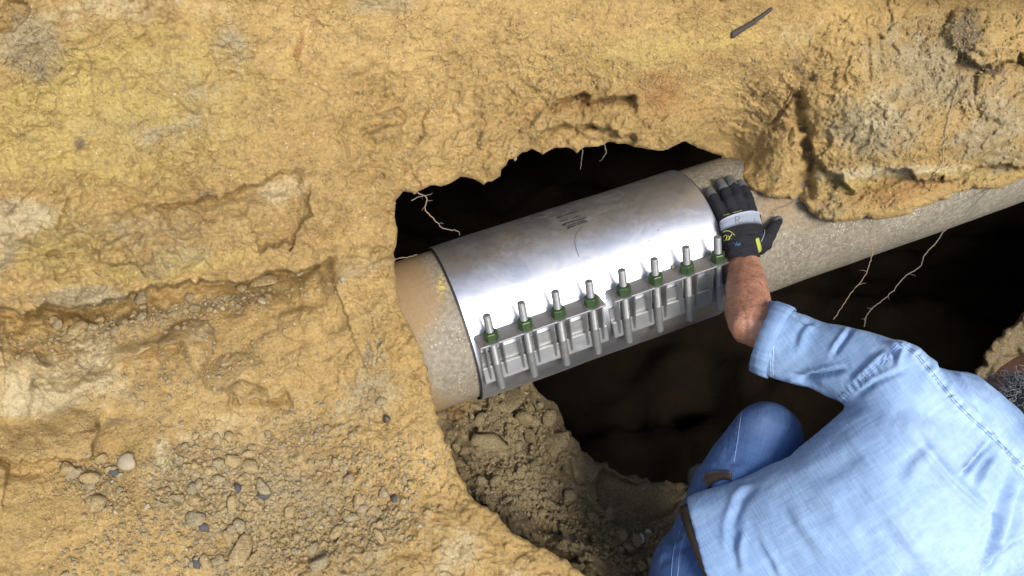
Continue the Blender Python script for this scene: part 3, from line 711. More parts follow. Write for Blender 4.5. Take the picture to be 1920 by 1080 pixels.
for (i0, i1) in ((0, 3), (4, 7)):
    s0, s1 = SB[i0]-.026, SB[i1]+.024
    # angle-section rail: flange carrying the nuts, folded down at the band side
    V, Fc = join([srun(s0, s1, [(-.0035, -.030), (0, -.030), (0, .0135), (-.0035, .0135)])])
    bev(cpart('lug_rail', V, Fc, M['steel_lug']), .0006, 1)
for (i0, i1) in ((0, 3), (4, 7)):
    s0, s1 = SB[i0]-.030, SB[i1]+.030
    V, Fc = srun(s0+.002, s1-.002, [(-.1, -.0115), (-.0645, -.0135), (-.0645, -.0060), (-.1, -.0040)])
    bev(cpart('lower_bar', V, Fc, M['steel_lug']), .0008, 1)
    V, Fc = srun(s0+.002, s1-.002, [(-.070, -.0165), (-.036, -.0175), (-.036, -.0150), (-.070, -.0140)])
    cpart('lug_plate', V, Fc, M['steel_lug'])
    V, Fc = srun(s0+.002, s1-.002, [(-.035, -.0210), (-.0037, -.0270), (-.0037, -.0255), (-.035, -.0190)])
    cpart('upper_plate', V, Fc, M['steel'])
def hexnut(s):
    V = []; rr = .0145; a00 = random.uniform(0, 1)
    prof = [(.000, .97), (.0012, 1.0), (.0165, 1.0), (.0185, .90)]
    for p, k in prof:
        for j in range(6):
            a = j*math.pi/3+a00; V.append(L(s, p+.0022, 0)+(Vector(A)*math.cos(a)+Vector(nv)*math.sin(a))*rr*k)
    Fc = [(i*6+j, i*6+(j+1) % 6, (i+1)*6+(j+1) % 6, (i+1)*6+j) for i in range(3) for j in range(6)]
    Fc += [tuple(range(6))[::-1], tuple(18+j for j in range(6))]
    return V, Fc
for i, s in enumerate(SB):
    jt = random.uniform(-.003, .003); top = .0595+jt
    # threaded part: ridged rings; plain shank below
    pts, rad_ = [], []; p = -.052
    while p < top-.003: pts += [L(s, p, 0), L(s, p+.0011, 0)]; rad_ += [.0069, .0078]; p += .0022
    pts += [L(s, top-.001, 0), L(s, top, 0)]; rad_ += [.0072, .0060]
    V, Fc = tube(pts, rad_, 14, True, A); V2, F2 = tube([L(s, -.1165, 0), L(s, -.1155, 0), L(s, -.0535, 0), L(s, -.052, 0)], [.0068, .0078, .0078, .0070], 14, True, A)
    st = cpart('stud', *join([(V2, F2), (V, Fc)]), M['galv'], smooth=False)
    cpart('nut', *hexnut(s), M['nut']);  bev(bpy.context.scene.collection.objects[-1], .0006, 1)
    V, Fc = tube([L(s, .0003, 0), L(s, .0022, 0)], [.0172, .0172], 24, True, A); cpart('washer', V, Fc, M['galv'])
    for sgn in (-1, 1):
        V, Fc = prism_pq(s+sgn*.0165, .0028, [(-.0038, -.026), (-.0038, .0120), (-.020, .0110), (-.090, -.0005), (-.090, -.0115), (-.03, -.0185)])
        bev(cpart('gusset', V, Fc, M['steel_lug']), .0004, 1)
# end tab of the lug at the left end
V, Fc = prism_pq(SB[0]-.027, .0016, [(-.0037, -.029), (-.0037, .008), (-.06, -.006), (-.11, -.012), (-.06, -.019)]); cpart('end_plate', V, Fc, M['steel_lug'])
# printed maker's block on the band: rows of tiny illegible strokes in ink
def on_band(u, v, lift=.0004):
    D = float(pipeD(u, v, RB_+lift)); return P(u, v, D)
rows = [((1044,409),(1084,396),.9),((1050,416),(1064,412),.8),((1072,410),(1088,404),.8),((1056,421),(1098,409),1.2),((1062,425),(1096,414),1.1),((1064,428),(1080,423),1.1),((1082,422),(1101,415),1.0)]
Vp, Fp = [], []
for (p0, p1, hgt) in rows:
    x = p0[0]
    while x < p1[0]:
        wd = random.uniform(.8, 1.8); t = (x-p0[0])/(p1[0]-p0[0]+1e-6); y = p0[1]+(p1[1]-p0[1])*t
        hh = 1.7*hgt*random.uniform(.6, 1.2); k = len(Vp)
        for (dx, dy) in ((0, 0), (wd, -wd*.33), (wd+.2, -wd*.33-hh), (.2, -hh)): Vp.append(on_band(x+dx, y+dy))
        Fp.append((k, k+1, k+2, k+3)); x += wd+random.uniform(.1, .6)
for (cx_, cy_, r0, r1, a0, a1) in ((1058,423,2.0,4.4,170,330),(1065,428.5,0,2.2,150,380)):
    n = 8
    for j in range(n):
        k = len(Vp)
        for (rr_, aa) in ((r0, a0+(a1-a0)*j/n), (r1, a0+(a1-a0)*j/n), (r1, a0+(a1-a0)*(j+1)/n), (r0, a0+(a1-a0)*(j+1)/n)): Vp.append(on_band(cx_+rr_*math.cos(R(aa)), cy_+.7*rr_*math.sin(R(aa))))
        Fp.append((k, k+1, k+2, k+3))
cpart('printed_marking', Vp, Fp, M['print'])
sc = smoothpath([on_band(u, v, .0003) for u, v in ((1092,425),(1082,436),(1078,450),(1080,465),(1086,482))], 6)
V, Fc = tube(sc, .00045, 4); cpart('pen_scratch', V, Fc, M['pen'])

# ------------------------------------------------------------------ ray casting on what is built
def bvh_of(objs):
    Vs, Fs = [], []; b = 0
    for o in objs:
        me = o.data; mw = o.matrix_world; n = len(me.vertices); v = verts_np(me); Vs.append(v)
        lt = np.empty(len(me.polygons)*4, np.int32) if all(len(p.vertices) == 4 for p in me.polygons[:5]) else None
        lt = np.empty(len(me.loops), np.int32); me.loops.foreach_get('vertex_index', lt)
        ls = np.empty(len(me.polygons), np.int32); me.polygons.foreach_get('loop_total', ls)
        c = 0
        if (ls == 4).all(): Fs += (lt.reshape(-1, 4)+b).tolist()
        else:
            lt = (lt+b).tolist()
            for k in ls.tolist(): Fs.append(lt[c:c+k]); c += k
        b += n
    return BVHTree.FromPolygons(np.vstack(Vs).tolist(), Fs)
soil_bvh = bvh_of([face, ledge])
CO = Vector(ORG)
def hit(tree, u, v):
    d = (P(u, v, 1)-CO).normalized(); r = tree.ray_cast(CO, d); return (r[0], r[1]) if r[0] is not None else (None, None)

# ------------------------------------------------------------------ clods and stones
def clod_mesh(seed, sub=3, flat=.72, cuts=12):
    r = random.Random(seed); bm = bmesh.new(); bmesh.ops.create_icosphere(bm, subdivisions=sub, radius=1)
    pl = [(Vector((r.gauss(0, 1), r.gauss(0, 1), r.gauss(0, 1))).normalized(), r.uniform(.5, .82)) for _ in range(cuts)]
    for v in bm.verts:
        p = v.co.copy()
        for n, d in pl:
            k = p.dot(n)
            if k > d: p -= n*(k-d)*.97
        q = np.array([list(p*1.9+Vector((seed*3.1, 0, 0)))]); f = float(fbm(q, 3, seed)[0])
        p *= 1+.10*f
        v.co = Vector((p.x, p.y*r.choice((1,)), p.z*flat))
    me = bpy.data.meshes.new('clod'); bm.to_mesh(me); bm.free(); me.shade_smooth(); return me
CM = {}
def clod_data(kind, i):
    k = (kind, i)
    if k not in CM:
        me = clod_mesh(i*7+len(kind), 2); me.materials.append(M[kind]); CM[k] = me
    return CM[k]
def place_clod(u, v, rad_px, kind, name, label, cat, group=None, idx=None, sink=.12, stretch=None, ang=None):
    p, n = hit(soil_bvh, u, v)
    if p is None: return None
    D = (np.array(p)-ORG)@FW; r = rad_px*D/F
    o = bpy.data.objects.new(name, clod_data(kind, idx if idx is not None else random.randrange(9))); COL.objects.link(o)
    n = (n*.5+Vector((0, 0, .5))).normalized()
    q = n.to_track_quat('Z', 'Y'); o.rotation_mode = 'QUATERNION'
    o.rotation_quaternion = q @ Matrix.Rotation(ang if ang is not None else random.uniform(0, 6.28), 3, 'Z').to_quaternion()
    st = stretch or (random.uniform(.85, 1.25), random.uniform(.75, 1.0), random.uniform(.75, 1.05))
    o.scale = (r*st[0], r*st[1], r*st[2]); o.location = p+n*r*(.68-sink)
    tag(o, label, cat, group); return o
named = [
 (726,785,11,'flint_brown','dark_stone','dark brown shiny stone stuck alone on the clay slope left of the pipe end','stone',1.05),
 (242,866,20,'pale_stone','pale_stone','pale flat oval stone above the bluish flint on the lower left slope','stone',.6),
 (214,886,12,'flint','flint','bluish grey flint just below the pale oval stone','stone',.8),
 (495,931,14,'flint','flint','largest bluish grey flint in the middle of the clod scatter','stone',.8),
 (446,916,11,'flint','flint','dark flint just left of the largest bluish flint','stone',.9),
 (383,988,10,'flint','flint','small grey flint low on the slope left of the big flat clod','stone',.8),
 (742,935,10,'flint','flint','dark purplish flint near the edge of the slope above the ledge','stone',.9),
 (368,1058,14,'flint','flint','grey blue flint at the bottom edge of the clod scatter','stone',.7),
 (1200,1012,10,'white_stone','pale_stone','whitish oval pebble on the ledge beside the blue jeans','stone',.6),
 (1215,1000,9,'white_stone','pale_stone','pale grey pebble touching the whitish pebble beside the jeans','stone',.8),
 (1058,878,8,'flint','flint','small dark shiny flint under the big round clod on the ledge','stone',.8),
 (500,535,26,'clod','soil_clod','long flat clod lying in the crack under the overhanging bank','clod',.45),
 (491,567,11,'pale_stone','pale_stone','small cream stone below the long flat clod in the crack','stone',.8),
 (366,580,12,'clod_grey','soil_clod','grey clod in the crack left of the cream stone','clod',.7),
 (150,618,20,'clod','soil_clod','round clod below the left end of the crack','clod',.9),
 (268,565,18,'clod_grey','soil_clod','grey brown clod wedged in the middle of the long crack','clod',.6),
 (437,866,18,'clod','soil_clod','angular tan clod at the top of the clod scatter','clod',.9),
 (474,877,19,'clod','soil_clod','round tan clod beside the angular one at the top of the scatter','clod',.8),
 (407,826,12,'clod','soil_clod','upright narrow clod above the clod scatter','clod',1.1),
 (430,822,13,'clod','soil_clod','small angular clod right of the upright narrow clod','clod',.9),
 (452,1038,32,'clod','soil_clod','largest flat clod near the bottom of the slope','clod',.5),
 (368,972,20,'clod_grey','soil_clod','wide grey clod in the lower left part of the scatter','clod',.7),
 (362,940,17,'clod','soil_clod','smooth tan clod above the wide grey clod','clod',.8),
 (167,900,20,'clod','soil_clod','tan clod in the small pile at the far left','clod',.8),
 (140,890,16,'clod_grey','soil_clod','darker clod at the left rim of the far left pile','clod',.9),
 (186,948,21,'clod','soil_clod','big clod at the foot of the far left pile','clod',.8),
 (590,1030,17,'clod_grey','soil_clod','grey brown oval clod right of the largest flat clod','clod',.7),
 (673,943,14,'clod','soil_clod','rounded clod right of centre above the dark flint','clod',.8),
 (660,975,15,'clod_grey','soil_clod','clod in the grey drift near the right of the scatter','clod',.8),
 (600,1058,22,'clod_grey','soil_clod','large grey clod at the very bottom of the picture','clod',.6),
 (544,960,15,'clod','soil_clod','squarish clod below the largest bluish flint','clod',.9),
 (495,1003,15,'clod','soil_clod','round clod right of the squarish one low in the scatter','clod',.9),
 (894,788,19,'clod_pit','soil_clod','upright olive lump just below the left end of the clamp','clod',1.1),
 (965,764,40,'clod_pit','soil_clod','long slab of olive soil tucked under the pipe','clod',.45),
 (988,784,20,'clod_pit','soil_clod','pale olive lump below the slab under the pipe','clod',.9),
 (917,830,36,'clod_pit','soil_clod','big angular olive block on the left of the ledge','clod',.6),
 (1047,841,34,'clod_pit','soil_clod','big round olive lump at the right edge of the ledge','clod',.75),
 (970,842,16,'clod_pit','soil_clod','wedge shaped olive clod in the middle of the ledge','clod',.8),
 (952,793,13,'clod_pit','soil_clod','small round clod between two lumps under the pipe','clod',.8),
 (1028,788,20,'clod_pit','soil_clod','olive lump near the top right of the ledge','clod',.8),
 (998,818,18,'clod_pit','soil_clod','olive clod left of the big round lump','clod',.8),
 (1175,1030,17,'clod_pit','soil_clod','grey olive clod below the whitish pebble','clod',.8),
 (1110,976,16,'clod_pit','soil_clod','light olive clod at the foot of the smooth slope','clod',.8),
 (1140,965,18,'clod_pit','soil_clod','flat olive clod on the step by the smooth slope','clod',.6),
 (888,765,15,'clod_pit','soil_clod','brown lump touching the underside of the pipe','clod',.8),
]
for i, (u, v, r, k, nm, lb, ct, fl) in enumerate(named):
    place_clod(u, v, r, k, nm, lb, ct, idx=i % 9, stretch=(1.15, .85, fl), ang=random.uniform(-.6, .6), sink=.22)
def scatter(regions, n, rmin, rmax, power, seed):
    r = random.Random(seed); out = []
    tries = 0
    while len(out) < n and tries < n*40:
        tries += 1; (u, v, a, b, ang, wgt) = r.choices(regions, weights=[q[5]*q[2]*q[3] for q in regions])[0]
        x, y = r.gauss(0, .5), r.gauss(0, .5); c, s = math.cos(R(ang)), math.sin(R(ang))
        pu, pv = u+x*a*c-y*b*s, v+x*a*s+y*b*c; t = r.random()**power; rad = rmin+(rmax-rmin)*t
        out.append((pu, pv, rad))
    return out
left_regions = [(430,880,110,60,10,1.2),(420,960,130,70,0,1.1),(560,990,190,70,-5,1.0),(180,900,70,45,20,1.4),(700,960,110,50,10,.8),(450,1050,170,40,0,.8),(330,920,60,80,0,.8),(640,790,50,50,0,.3),(700,700,20,80,10,.5),(680,860,100,30,-10,.6),(150,1060,60,40,0,.3),(230,1010,60,50,0,.5)]
crack_regions = [(300,590,260,14,-12,1.6),(130,612,90,28,0,.7),(430,560,90,16,-15,1.6),(560,515,40,12,-15,1)]
pit_regions = [(960,820,90,60,20,1.2),(920,900,60,60,30,1),(1000,920,110,60,30,1),(1120,1000,120,40,20,1),(1190,1030,60,40,0,1),(950,770,70,20,-10,1)]
def in_poly(u, v, poly): return bool(inside(np.array([u]), np.array([v]), poly)[0])
MARKS = [(120, 905, 'in the small pile at the far left'), (230, 1010, 'below the far left pile'), (245, 840, 'above the pale oval stone'), (330, 890, 'between the pale oval stone and the main scatter'),
 (400, 850, 'at the top of the main scatter'), (480, 820, 'above the round tan clod'), (495, 905, 'just around the largest bluish flint'), (390, 930, 'left of the largest bluish flint'),
 (370, 1000, 'beside the small grey flint low on the slope'), (450, 1065, 'at the foot of the largest flat clod'), (470, 990, 'above the largest flat clod'), (560, 900, 'right of the largest bluish flint'),
 (600, 960, 'in the grey drift right of the middle'), (560, 1040, 'near the bottom of the grey drift'), (690, 960, 'below the dark purplish flint'), (720, 900, 'near the dark purplish flint'),
 (690, 1050, 'at the bottom right of the slope'), (810, 960, 'close to the edge above the ledge'), (640, 800, 'in the thin streak left of the dark brown stone'), (700, 700, 'in the dark streak beside the pipe end'),
 (300, 1060, 'at the bottom left of the main scatter'), (150, 1060, 'in the bottom left corner'), (800, 870, 'on the bare clay below the dark brown stone'),
 (60, 585, 'at the far left end of the long crack'), (180, 590, 'in the left third of the long crack'), (300, 580, 'in the middle of the long crack'), (400, 560, 'beside the grey clod in the long crack'), (480, 545, 'next to the long flat clod in the crack'), (560, 510, 'at the right end of the long crack'), (140, 620, 'around the round clod below the crack'),
 (880, 770, 'right under the pipe end'), (950, 780, 'below the slab under the pipe'), (1020, 790, 'at the top right of the ledge'), (900, 840, 'around the big angular block'), (970, 850, 'in the middle of the ledge'), (1050, 860, 'around the big round lump'),
 (900, 900, 'at the left of the ledge below the angular block'), (980, 920, 'in the lower middle of the ledge'), (1050, 950, 'left of the smooth olive slope'), (1110, 990, 'at the foot of the smooth olive slope'), (1190, 1020, 'near the whitish pebble by the jeans'), (1120, 1050, 'at the very bottom of the ledge')]
def spread(regs, n_big, rmin, rmax, kinds, labels, group, seed, ok):
    pts = [p for p in scatter(regs, n_big*3, rmin, rmax, 1.8, seed) if ok(*p[:2])][:n_big]
    for j, (u, v, rad) in enumerate(pts):
        k = kinds[j % len(kinds)]
        mk = min(MARKS, key=lambda m: (m[0]-u)**2+(m[1]-v)**2)[2]
        sz = 'large' if rad > rmin+(rmax-rmin)*.55 else ('medium' if rad > rmin+(rmax-rmin)*.2 else 'small')
        tone = {'clod': 'tan', 'clod_grey': 'greyish', 'clod_pit': 'olive'}[k]
        place_clod(u, v, rad, k, 'soil_clod', f'{sz} {tone} clod {mk}', 'clod', group)
okL = lambda u, v: not in_poly(u, v, HOLE_R) and -10 < u < 1000 and v < 1090
okP = lambda u, v: in_poly(u, v, HOLE_R) and in_poly(u, v, LEDGE) and float(pipeD(u, v) > 1e9) == 0 and v < 1090 and (v-752 > -(u-900)*.34)
spread(left_regions, 175, 6.0, 16, ['clod', 'clod', 'clod_grey'], 'small tan clod among the loose scatter on the lower left slope', 'loose clods scattered on the lower left slope', 21, okL)
spread(crack_regions, 30, 6, 14, ['clod_grey', 'clod'], 'small clod in the rubble filling the long crack under the overhang', 'rubble in the long crack', 22, okL)
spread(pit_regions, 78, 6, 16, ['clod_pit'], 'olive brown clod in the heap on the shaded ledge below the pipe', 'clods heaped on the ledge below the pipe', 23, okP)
# gravel and crumbs: uncountable, one object each
def crumbs(name, regs, n, rmin, rmax, mats_, seed, ok, label):
    bm = bmesh.new(); bmesh.ops.create_icosphere(bm, subdivisions=1, radius=1); base = np.array([v.co for v in bm.verts]); fc = np.array([[v.index for v in f.verts] for f in bm.faces]); bm.free()
    r = np.random.default_rng(seed); Vs, Fs, mi = [], [], []; b = 0
    for (u, v, rad) in scatter(regs, n, rmin, rmax, 2.6, seed):
        if not ok(u, v): continue
        p, nn = hit(soil_bvh, u, v)
        if p is None: continue
        D = (np.array(p)-ORG)@FW; q = base*(1+r.uniform(-.28, .28, (len(base), 1)))*r.uniform(.65, 1.2, 3)*rad*D/F
        Rm = np.array(Matrix.Rotation(r.uniform(0, 6.28), 3, Vector(r.normal(size=3)))); Vs.append(q@Rm+np.array(p)+np.array(nn)*rad*D/F*.3); Fs.append(fc+b); mi += [int(r.choice(len(mats_), p=[.70, .285, .015][:len(mats_)] if len(mats_) == 3 else None))]*len(fc); b += len(base)
    me = npmesh(np.vstack(Vs), np.vstack(Fs)); o = new_obj(name, me, mats_); me.polygons.foreach_set('material_index', np.array(mi, np.int32)); me.shade_flat(); tag(o, label, 'gravel', kind='stuff'); return o
wide = left_regions+[(760,880,100,60,0,.5),(350,700,200,50,-15,.25),(300,600,300,25,-12,.8),(560,820,80,60,0,.8)]
crumbs('soil_crumbs', wide, 9500, 1.1, 6.2, [M['clod'], M['clod_grey'], M['pale_stone']], 31, okL, 'fine loose soil crumbs and grit strewn over the lower left slope')
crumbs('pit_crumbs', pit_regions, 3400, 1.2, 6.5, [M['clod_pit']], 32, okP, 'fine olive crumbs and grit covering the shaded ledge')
okW = lambda u, v: not in_poly(u, v, HOLE_R)
wall_regions = [(300,180,300,160,0,.6),(80,110,70,70,0,2),(650,60,120,60,0,1),(1100,130,300,90,0,.7),(1700,180,220,150,0,1.4),(1830,80,100,80,0,2),(1400,150,160,80,0,1),(640,380,200,100,0,.5),(1560,350,120,60,0,1),(300,470,320,60,-8,1),(600,250,500,200,-10,.4),(200,650,300,120,0,.5),(950,200,300,120,-15,.6)]
crumbs('bank_grit', wall_regions, 6000, .8, 3.6, [M['clod'], M['clod_grey'], M['pale_stone']], 33, okW, 'grit and small pebbles embedded in the upper yellow bank')

# ------------------------------------------------------------------ roots
def root(pts, r0, r1, m, label, hairs=0, seed=0, name='root', group=None):
    r = random.Random(seed); pp = smoothpath([P(*p) for p in pts], 7)
    pp = [p+Vector((r.gauss(0, .0006), r.gauss(0, .0006), r.gauss(0, .0006))) for p in pp]; n = len(pp)
    V = tube(pp, [r0+(r1-r0)*i/(n-1) for i in range(n)], 6); parts = [V]
    for k in range(hairs):
        i = r.randrange(2, n-2); q = pp[i]; d = Vector((r.gauss(0, 1), r.gauss(0, .5), r.gauss(-.5, 1))).normalized()*r.uniform(.006, .018)
        parts.append(tube([q, q+d*.5+Vector((0, 0, .002)), q+d], [r1*.7, r1*.5, r1*.3], 4))
    o = new_obj(name, pyd(*join(parts)), m); o['category'] = 'root'; o['label'] = label; return o
def onsoil(pts, lift=.003):
    o = []
    for (u, v) in pts:
        p, n = hit(soil_bvh, u, v)
        o.append((u, v, ((np.array(p)-ORG)@FW)-lift if p is not None else 1.7))
    return o
DB = lambda u, v, k=.004: float(pipeD(u, v, RB_))-k
root([(782,360,1.60),(800,372,1.61),(797,392,1.62),(815,412,1.63),(832,428,1.66),(858,433,1.72),(862,441,1.76)], .0011, .0008, M['root'], 'long pale root dangling from the left roof of the hole to the clamp', 4, 1)
root([(770,376,1.60),(790,368,1.60),(812,363,1.62)], .0008, .0004, M['root'], 'short pale root sticking out sideways at the left end of the hole', 1, 2)
root([(1092,279,1.66),(1091,297,1.67),(1088,317,1.68)], .0008, .0005, M['root_grey'], 'short straight root hanging from the middle of the hole roof', 1, 3)
root([(1133,270,1.67),(1136,286,1.68),(1131,295,1.68),(1124,303,1.69)], .0009, .0004, M['root_grey'], 'short hooked root hanging just right of the straight one', 1, 4)
root([(736,487,1.56),(752,484,1.60),(770,481,1.615),(782,477,1.625)], .0009, .0005, M['root'], 'pale root lying on the pipe at the left edge of the hole', 2, 5)
root([(1641,402,1.80),(1635,426,1.79),(1631,446,1.79),(1636,470,1.80),(1630,495,1.80),(1620,520,1.80),(1600,545,1.80),(1583,568,1.79),(1562,600,1.77)], .0010, .0008, M['root'], 'pale root hanging over the pipe toward the blue sleeve', 5, 6)
root([(1858,352,1.93),(1835,375,1.90),(1806,405,1.87),(1775,427,1.87),(1755,455,1.87),(1733,480,1.87),(1725,500,1.88),(1695,520,1.88),(1672,548,1.87),(1645,570,1.87),(1625,590,1.86),(1620,612,1.86)], .0014, .0009, M['root_grey'], 'long grey brown root crossing the pipe far right and hanging into the dark', 7, 7)
root(onsoil([(1808,80),(1803,120),(1796,160),(1786,195),(1778,220),(1772,250),(1768,280),(1766,305),(1750,330),(1744,358)], .004), .0010, .0010, M['root'], 'thin straw coloured root running down the grey bank at upper right', 1, 8)
root(onsoil([(1487,165),(1478,185),(1466,205),(1453,222),(1446,233)], .003), .0017, .0010, M['root_dark'], 'dark red brown root in the cleft of the bank right of the hole', 1, 9)
root([(1450,402,DB(1450,402,.001)),(1458,393,DB(1458,393)),(1478,385,DB(1478,385)),(1492,378,DB(1492,378)),(1502,378,DB(1502,378))], .0009, .0006, M['root'], 'thin pale root lying on the pipe above the thumb of the glove', 1, 10)
pts_ = onsoil([(1372,66),(1395,52),(1420,36),(1447,16)], .002)
root(pts_, .0065, .003, simple('charred_wood', (.045, .036, .03), .9), 'broken dark stick pressed into the top of the bank', 0, 11, 'stick')

# ------------------------------------------------------------------ the man
man = empty('person', P(1400, 1000, 2.0)); tag(man, 'crouching worker in light blue shirt and jeans reaching a gloved hand to the pipe', 'person')
def mpart(name, me, m, parent=man, smooth=True):
    o = new_obj(name, me, m, None, smooth); return keep(o, parent)
VIEW = Vector(FW)
SH = P(1672, 712, 1.455); EL = P(1408, 606, 1.615); WR = P(1392, 478, 1.765)
spine = [P(1400, 1150, 1.56), P(1473, 1085, 1.53), P(1590, 1020, 1.49), P(1697, 955, 1.465), P(1790, 888, 1.455), P(1850, 838, 1.465)]
ACR = P(1473-257, 1085-370, 1.53)-P(1473, 1085, 1.53); ACR.normalize()     # across the back, toward the man's left
RSH = P(1850+150, 838+200, 1.46)
# wrist-to-elbow with swelling
arm_pts = [WR, WR.lerp(EL, .25), WR.lerp(EL, .55), WR.lerp(EL, .85), EL, EL.lerp(SH, .25), EL.lerp(SH, .6), SH]
arm_r = [(.031, .024), (.034, .029), (.041, .037), (.043, .040), (.041, .040), (.036, .036), (.036, .036), (.04, .04)]
headc = P(1936, 762, 1.56)
fdir = (P(1955, 640, 1.62)-headc).normalized()            # face direction: away and down to the pipe
updir = (P(2060, 700, 1.44)-headc); updir -= fdir*updir.dot(fdir); updir.normalize(); sdir_ = fdir.cross(updir)
hd = rounded([headc-updir*.045, headc, headc+updir*.045], [(.068, .085), (.078, .098), (.070, .088)], seg=20, side=sdir_)
jaw = rounded([headc-updir*.03+fdir*.03, headc-updir*.095+fdir*.055], [(.055, .06), (.035, .035)], seg=14, side=sdir_)
nose = rounded([headc+fdir*.092-updir*.0, headc+fdir*.113-updir*.035], [.008, .013], seg=8)
ear = rounded([headc+sdir_*.076+updir*.02, headc+sdir_*.08-updir*.025], [(.008, .017), (.008, .012)], seg=10, side=sdir_)
ear2 = rounded([headc-sdir_*.076+updir*.02, headc-sdir_*.08-updir*.025], [(.008, .017), (.008, .012)], seg=10, side=sdir_)
neck = rounded([headc-updir*.06-fdir*.0, spine[-1]+VIEW*.07], [.052, .05], seg=14)
torso = rounded(spine, [(.11, .06), (.11, .06), (.11, .06), (.11, .065), (.11, .065), (.09, .055)], seg=24, side=ACR)
KN = P(1443, 800, 1.60); HIPL = P(1345, 1075, 1.60); FTL = Vector((KN.x-.01, KN.y-.06, -.40))
KNR = KN+ACR*-.30+Vector((.02, -.05, -.02)); HIPR = HIPL-ACR*.2; FTR = Vector((KNR.x, KNR.y-.06, -.42))
legs = [rounded([HIPL, HIPL.lerp(KN, .5), KN], [.06, .05, .035], seg=14), rounded([KN, KN.lerp(FTL, .35), FTL], [.035, .04, .03], seg=12),
        rounded([HIPR, HIPR.lerp(KNR, .5), KNR], [.06, .05, .035], seg=14), rounded([KNR, KNR.lerp(FTR, .35), FTR], [.035, .04, .03], seg=12)]
ELR = RSH+Vector((.16, -.02, -.20)); WRR = ELR+Vector((-.02, .2, -.1))
armR = rounded([RSH, ELR, WRR], [.05, .042, .03], seg=12)
palmR = rounded([WRR, WRR+Vector((-.01, .07, -.03))], [(.03, .022), (.04, .014)], seg=12)
fingR = [rounded([WRR+Vector((-.04+.022*k, .08, -.035)), WRR+Vector((-.045+.025*k, .13, -.06)), WRR+Vector((-.045+.025*k, .145, -.085))], [.009, .008, .007], seg=8) for k in range(4)]+[rounded([WRR+Vector((.03, .03, -.01)), WRR+Vector((.065, .075, -.03))], [.011, .009], seg=8)]
body_me = remeshed([rounded(arm_pts, arm_r, seg=16, side=ACR.cross(VIEW)), hd, jaw, nose, ear, ear2, neck, torso, armR, palmR]+legs+fingR+[rounded([SH, spine[-2]], [.04, .05], seg=12), rounded([RSH, spine[-2]], [.04, .05], seg=12), rounded([HIPL, HIPR], [.09, .09], seg=12)], .0045, 4)
V = verts_np(body_me); nrm = normals_np(body_me)
u_, v_, d_ = px(V)
g_ = V*1.0
bulge = .006*np.exp(-(((u_-1385)/28)**2+((v_-598)/34)**2)) + .0015*fbm(V*45, 3, 5)
bulge -= .0025*np.exp(-(polydist(u_, v_, [(1392,575),(1400,600),(1398,630)])[0]/3.)**2)+.002*np.exp(-(polydist(u_, v_, [(1410,585),(1416,610),(1414,640)])[0]/3.)**2)
set_verts(body_me, V+nrm*bulge[:, None])
body = mpart('body', body_me, M['skin'])
# forearm hair
hp = []
bt = bvh_of([body])
for _ in range(900):
    uu1 = random.uniform(1356, 1445); vv1 = random.uniform(478, 600); p, n = hit(bt, uu1, vv1)
    if p is None or (p-EL).length > .24: continue
    d = (Vector((random.gauss(-.4, .5), random.gauss(0, .5), random.gauss(0, .4)))+n*.5).normalized()*random.uniform(.004, .009)
    hp.append(tube([p-n*.0005, p+d*.6, p+d+Vector((-.001, 0, 0))], [.00016, .00014, .00006], 3, False))
mpart('arm_hair', pyd(*join(hp)), M['root_dark'])

# shirt ---------------------------------------------------------------
def off(p, a): return p+ACR*a
sh_parts = []
sh_spine = [P(1350, 1116, 1.55),  P(1473, 1085, 1.525), P(1535, 1052, 1.505), P(1600, 1012, 1.485), P(1697, 952, 1.46), P(1772, 898, 1.452), P(1832, 850, 1.468)]
sh_r = [(.182, .100), (.188, .112), (.180, .118), (.170, .122), (.186, .124), (.190, .112), (.128, .085)]
sh_parts.append(tube(sh_spine, sh_r, 48, True, ACR))
sh_parts.append(rounded([sh_spine[-2]+ACR*.05, SH+VIEW*.0], [(.085, .10), (.066, .070)], seg=24, side=VIEW))
sh_parts.append(rounded([sh_spine[-2]-ACR*.05, RSH], [(.085, .10), (.066, .070)], seg=24, side=VIEW))
yk = [P(1735, 775, 1.45), P(1800, 790, 1.46), P(1868, 826, 1.49)]
sh_parts.append(rounded([P(1846, 850, 1.475), P(1908, 892, 1.50)], [(.085, .080), (.068, .068)], seg=24, side=ACR))
sh_parts.append(rounded(yk, [(.07, .08), (.07, .085), (.06, .075)], seg=20))
CUFF0 = P(1437, 633, 1.592)
slv = [CUFF0, P(1475, 648, 1.575), P(1535, 665, 1.545), P(1600, 688, 1.50), P(1660, 712, 1.465), P(1710, 745, 1.45)]
slr = [(.066, .055), (.064, .055), (.060, .056), (.065, .060), (.068, .066), (.07, .07)]
SIDE = (P(1425, 705, 1.6)-P(1450, 560, 1.6)).normalized()
sh_parts.append(tube(slv, slr, 32, True, SIDE))
slR = [RSH, RSH.lerp(ELR, .55), ELR.lerp(WRR, .1)]
sh_parts.append(rounded(slR, [.078, .068, .06], seg=20))
shirt_me = remeshed(sh_parts, .0042, 9)
V = verts_np(shirt_me); nrm = normals_np(shirt_me); u_, v_, d_ = px(V)
front = sstep(.0, .5, -(nrm@FW))
def fold(pts, amp, wd, asym=0):
    d, s, _, _, ar = polydist(u_, v_, pts); Lg = sum(math.hypot(pts[i+1][0]-pts[i][0], pts[i+1][1]-pts[i][1]) for i in range(len(pts)-1))
    e = np.minimum(sstep(0, Lg*.3, ar), sstep(0, Lg*.3, Lg-ar))*.85+.15
    x = d*s
    return amp*e*(np.exp(-((x+wd*.2)/wd)**2)-.6*np.exp(-((x-wd*1.1)/(wd*.8))**2))
disp = np.zeros(len(V))
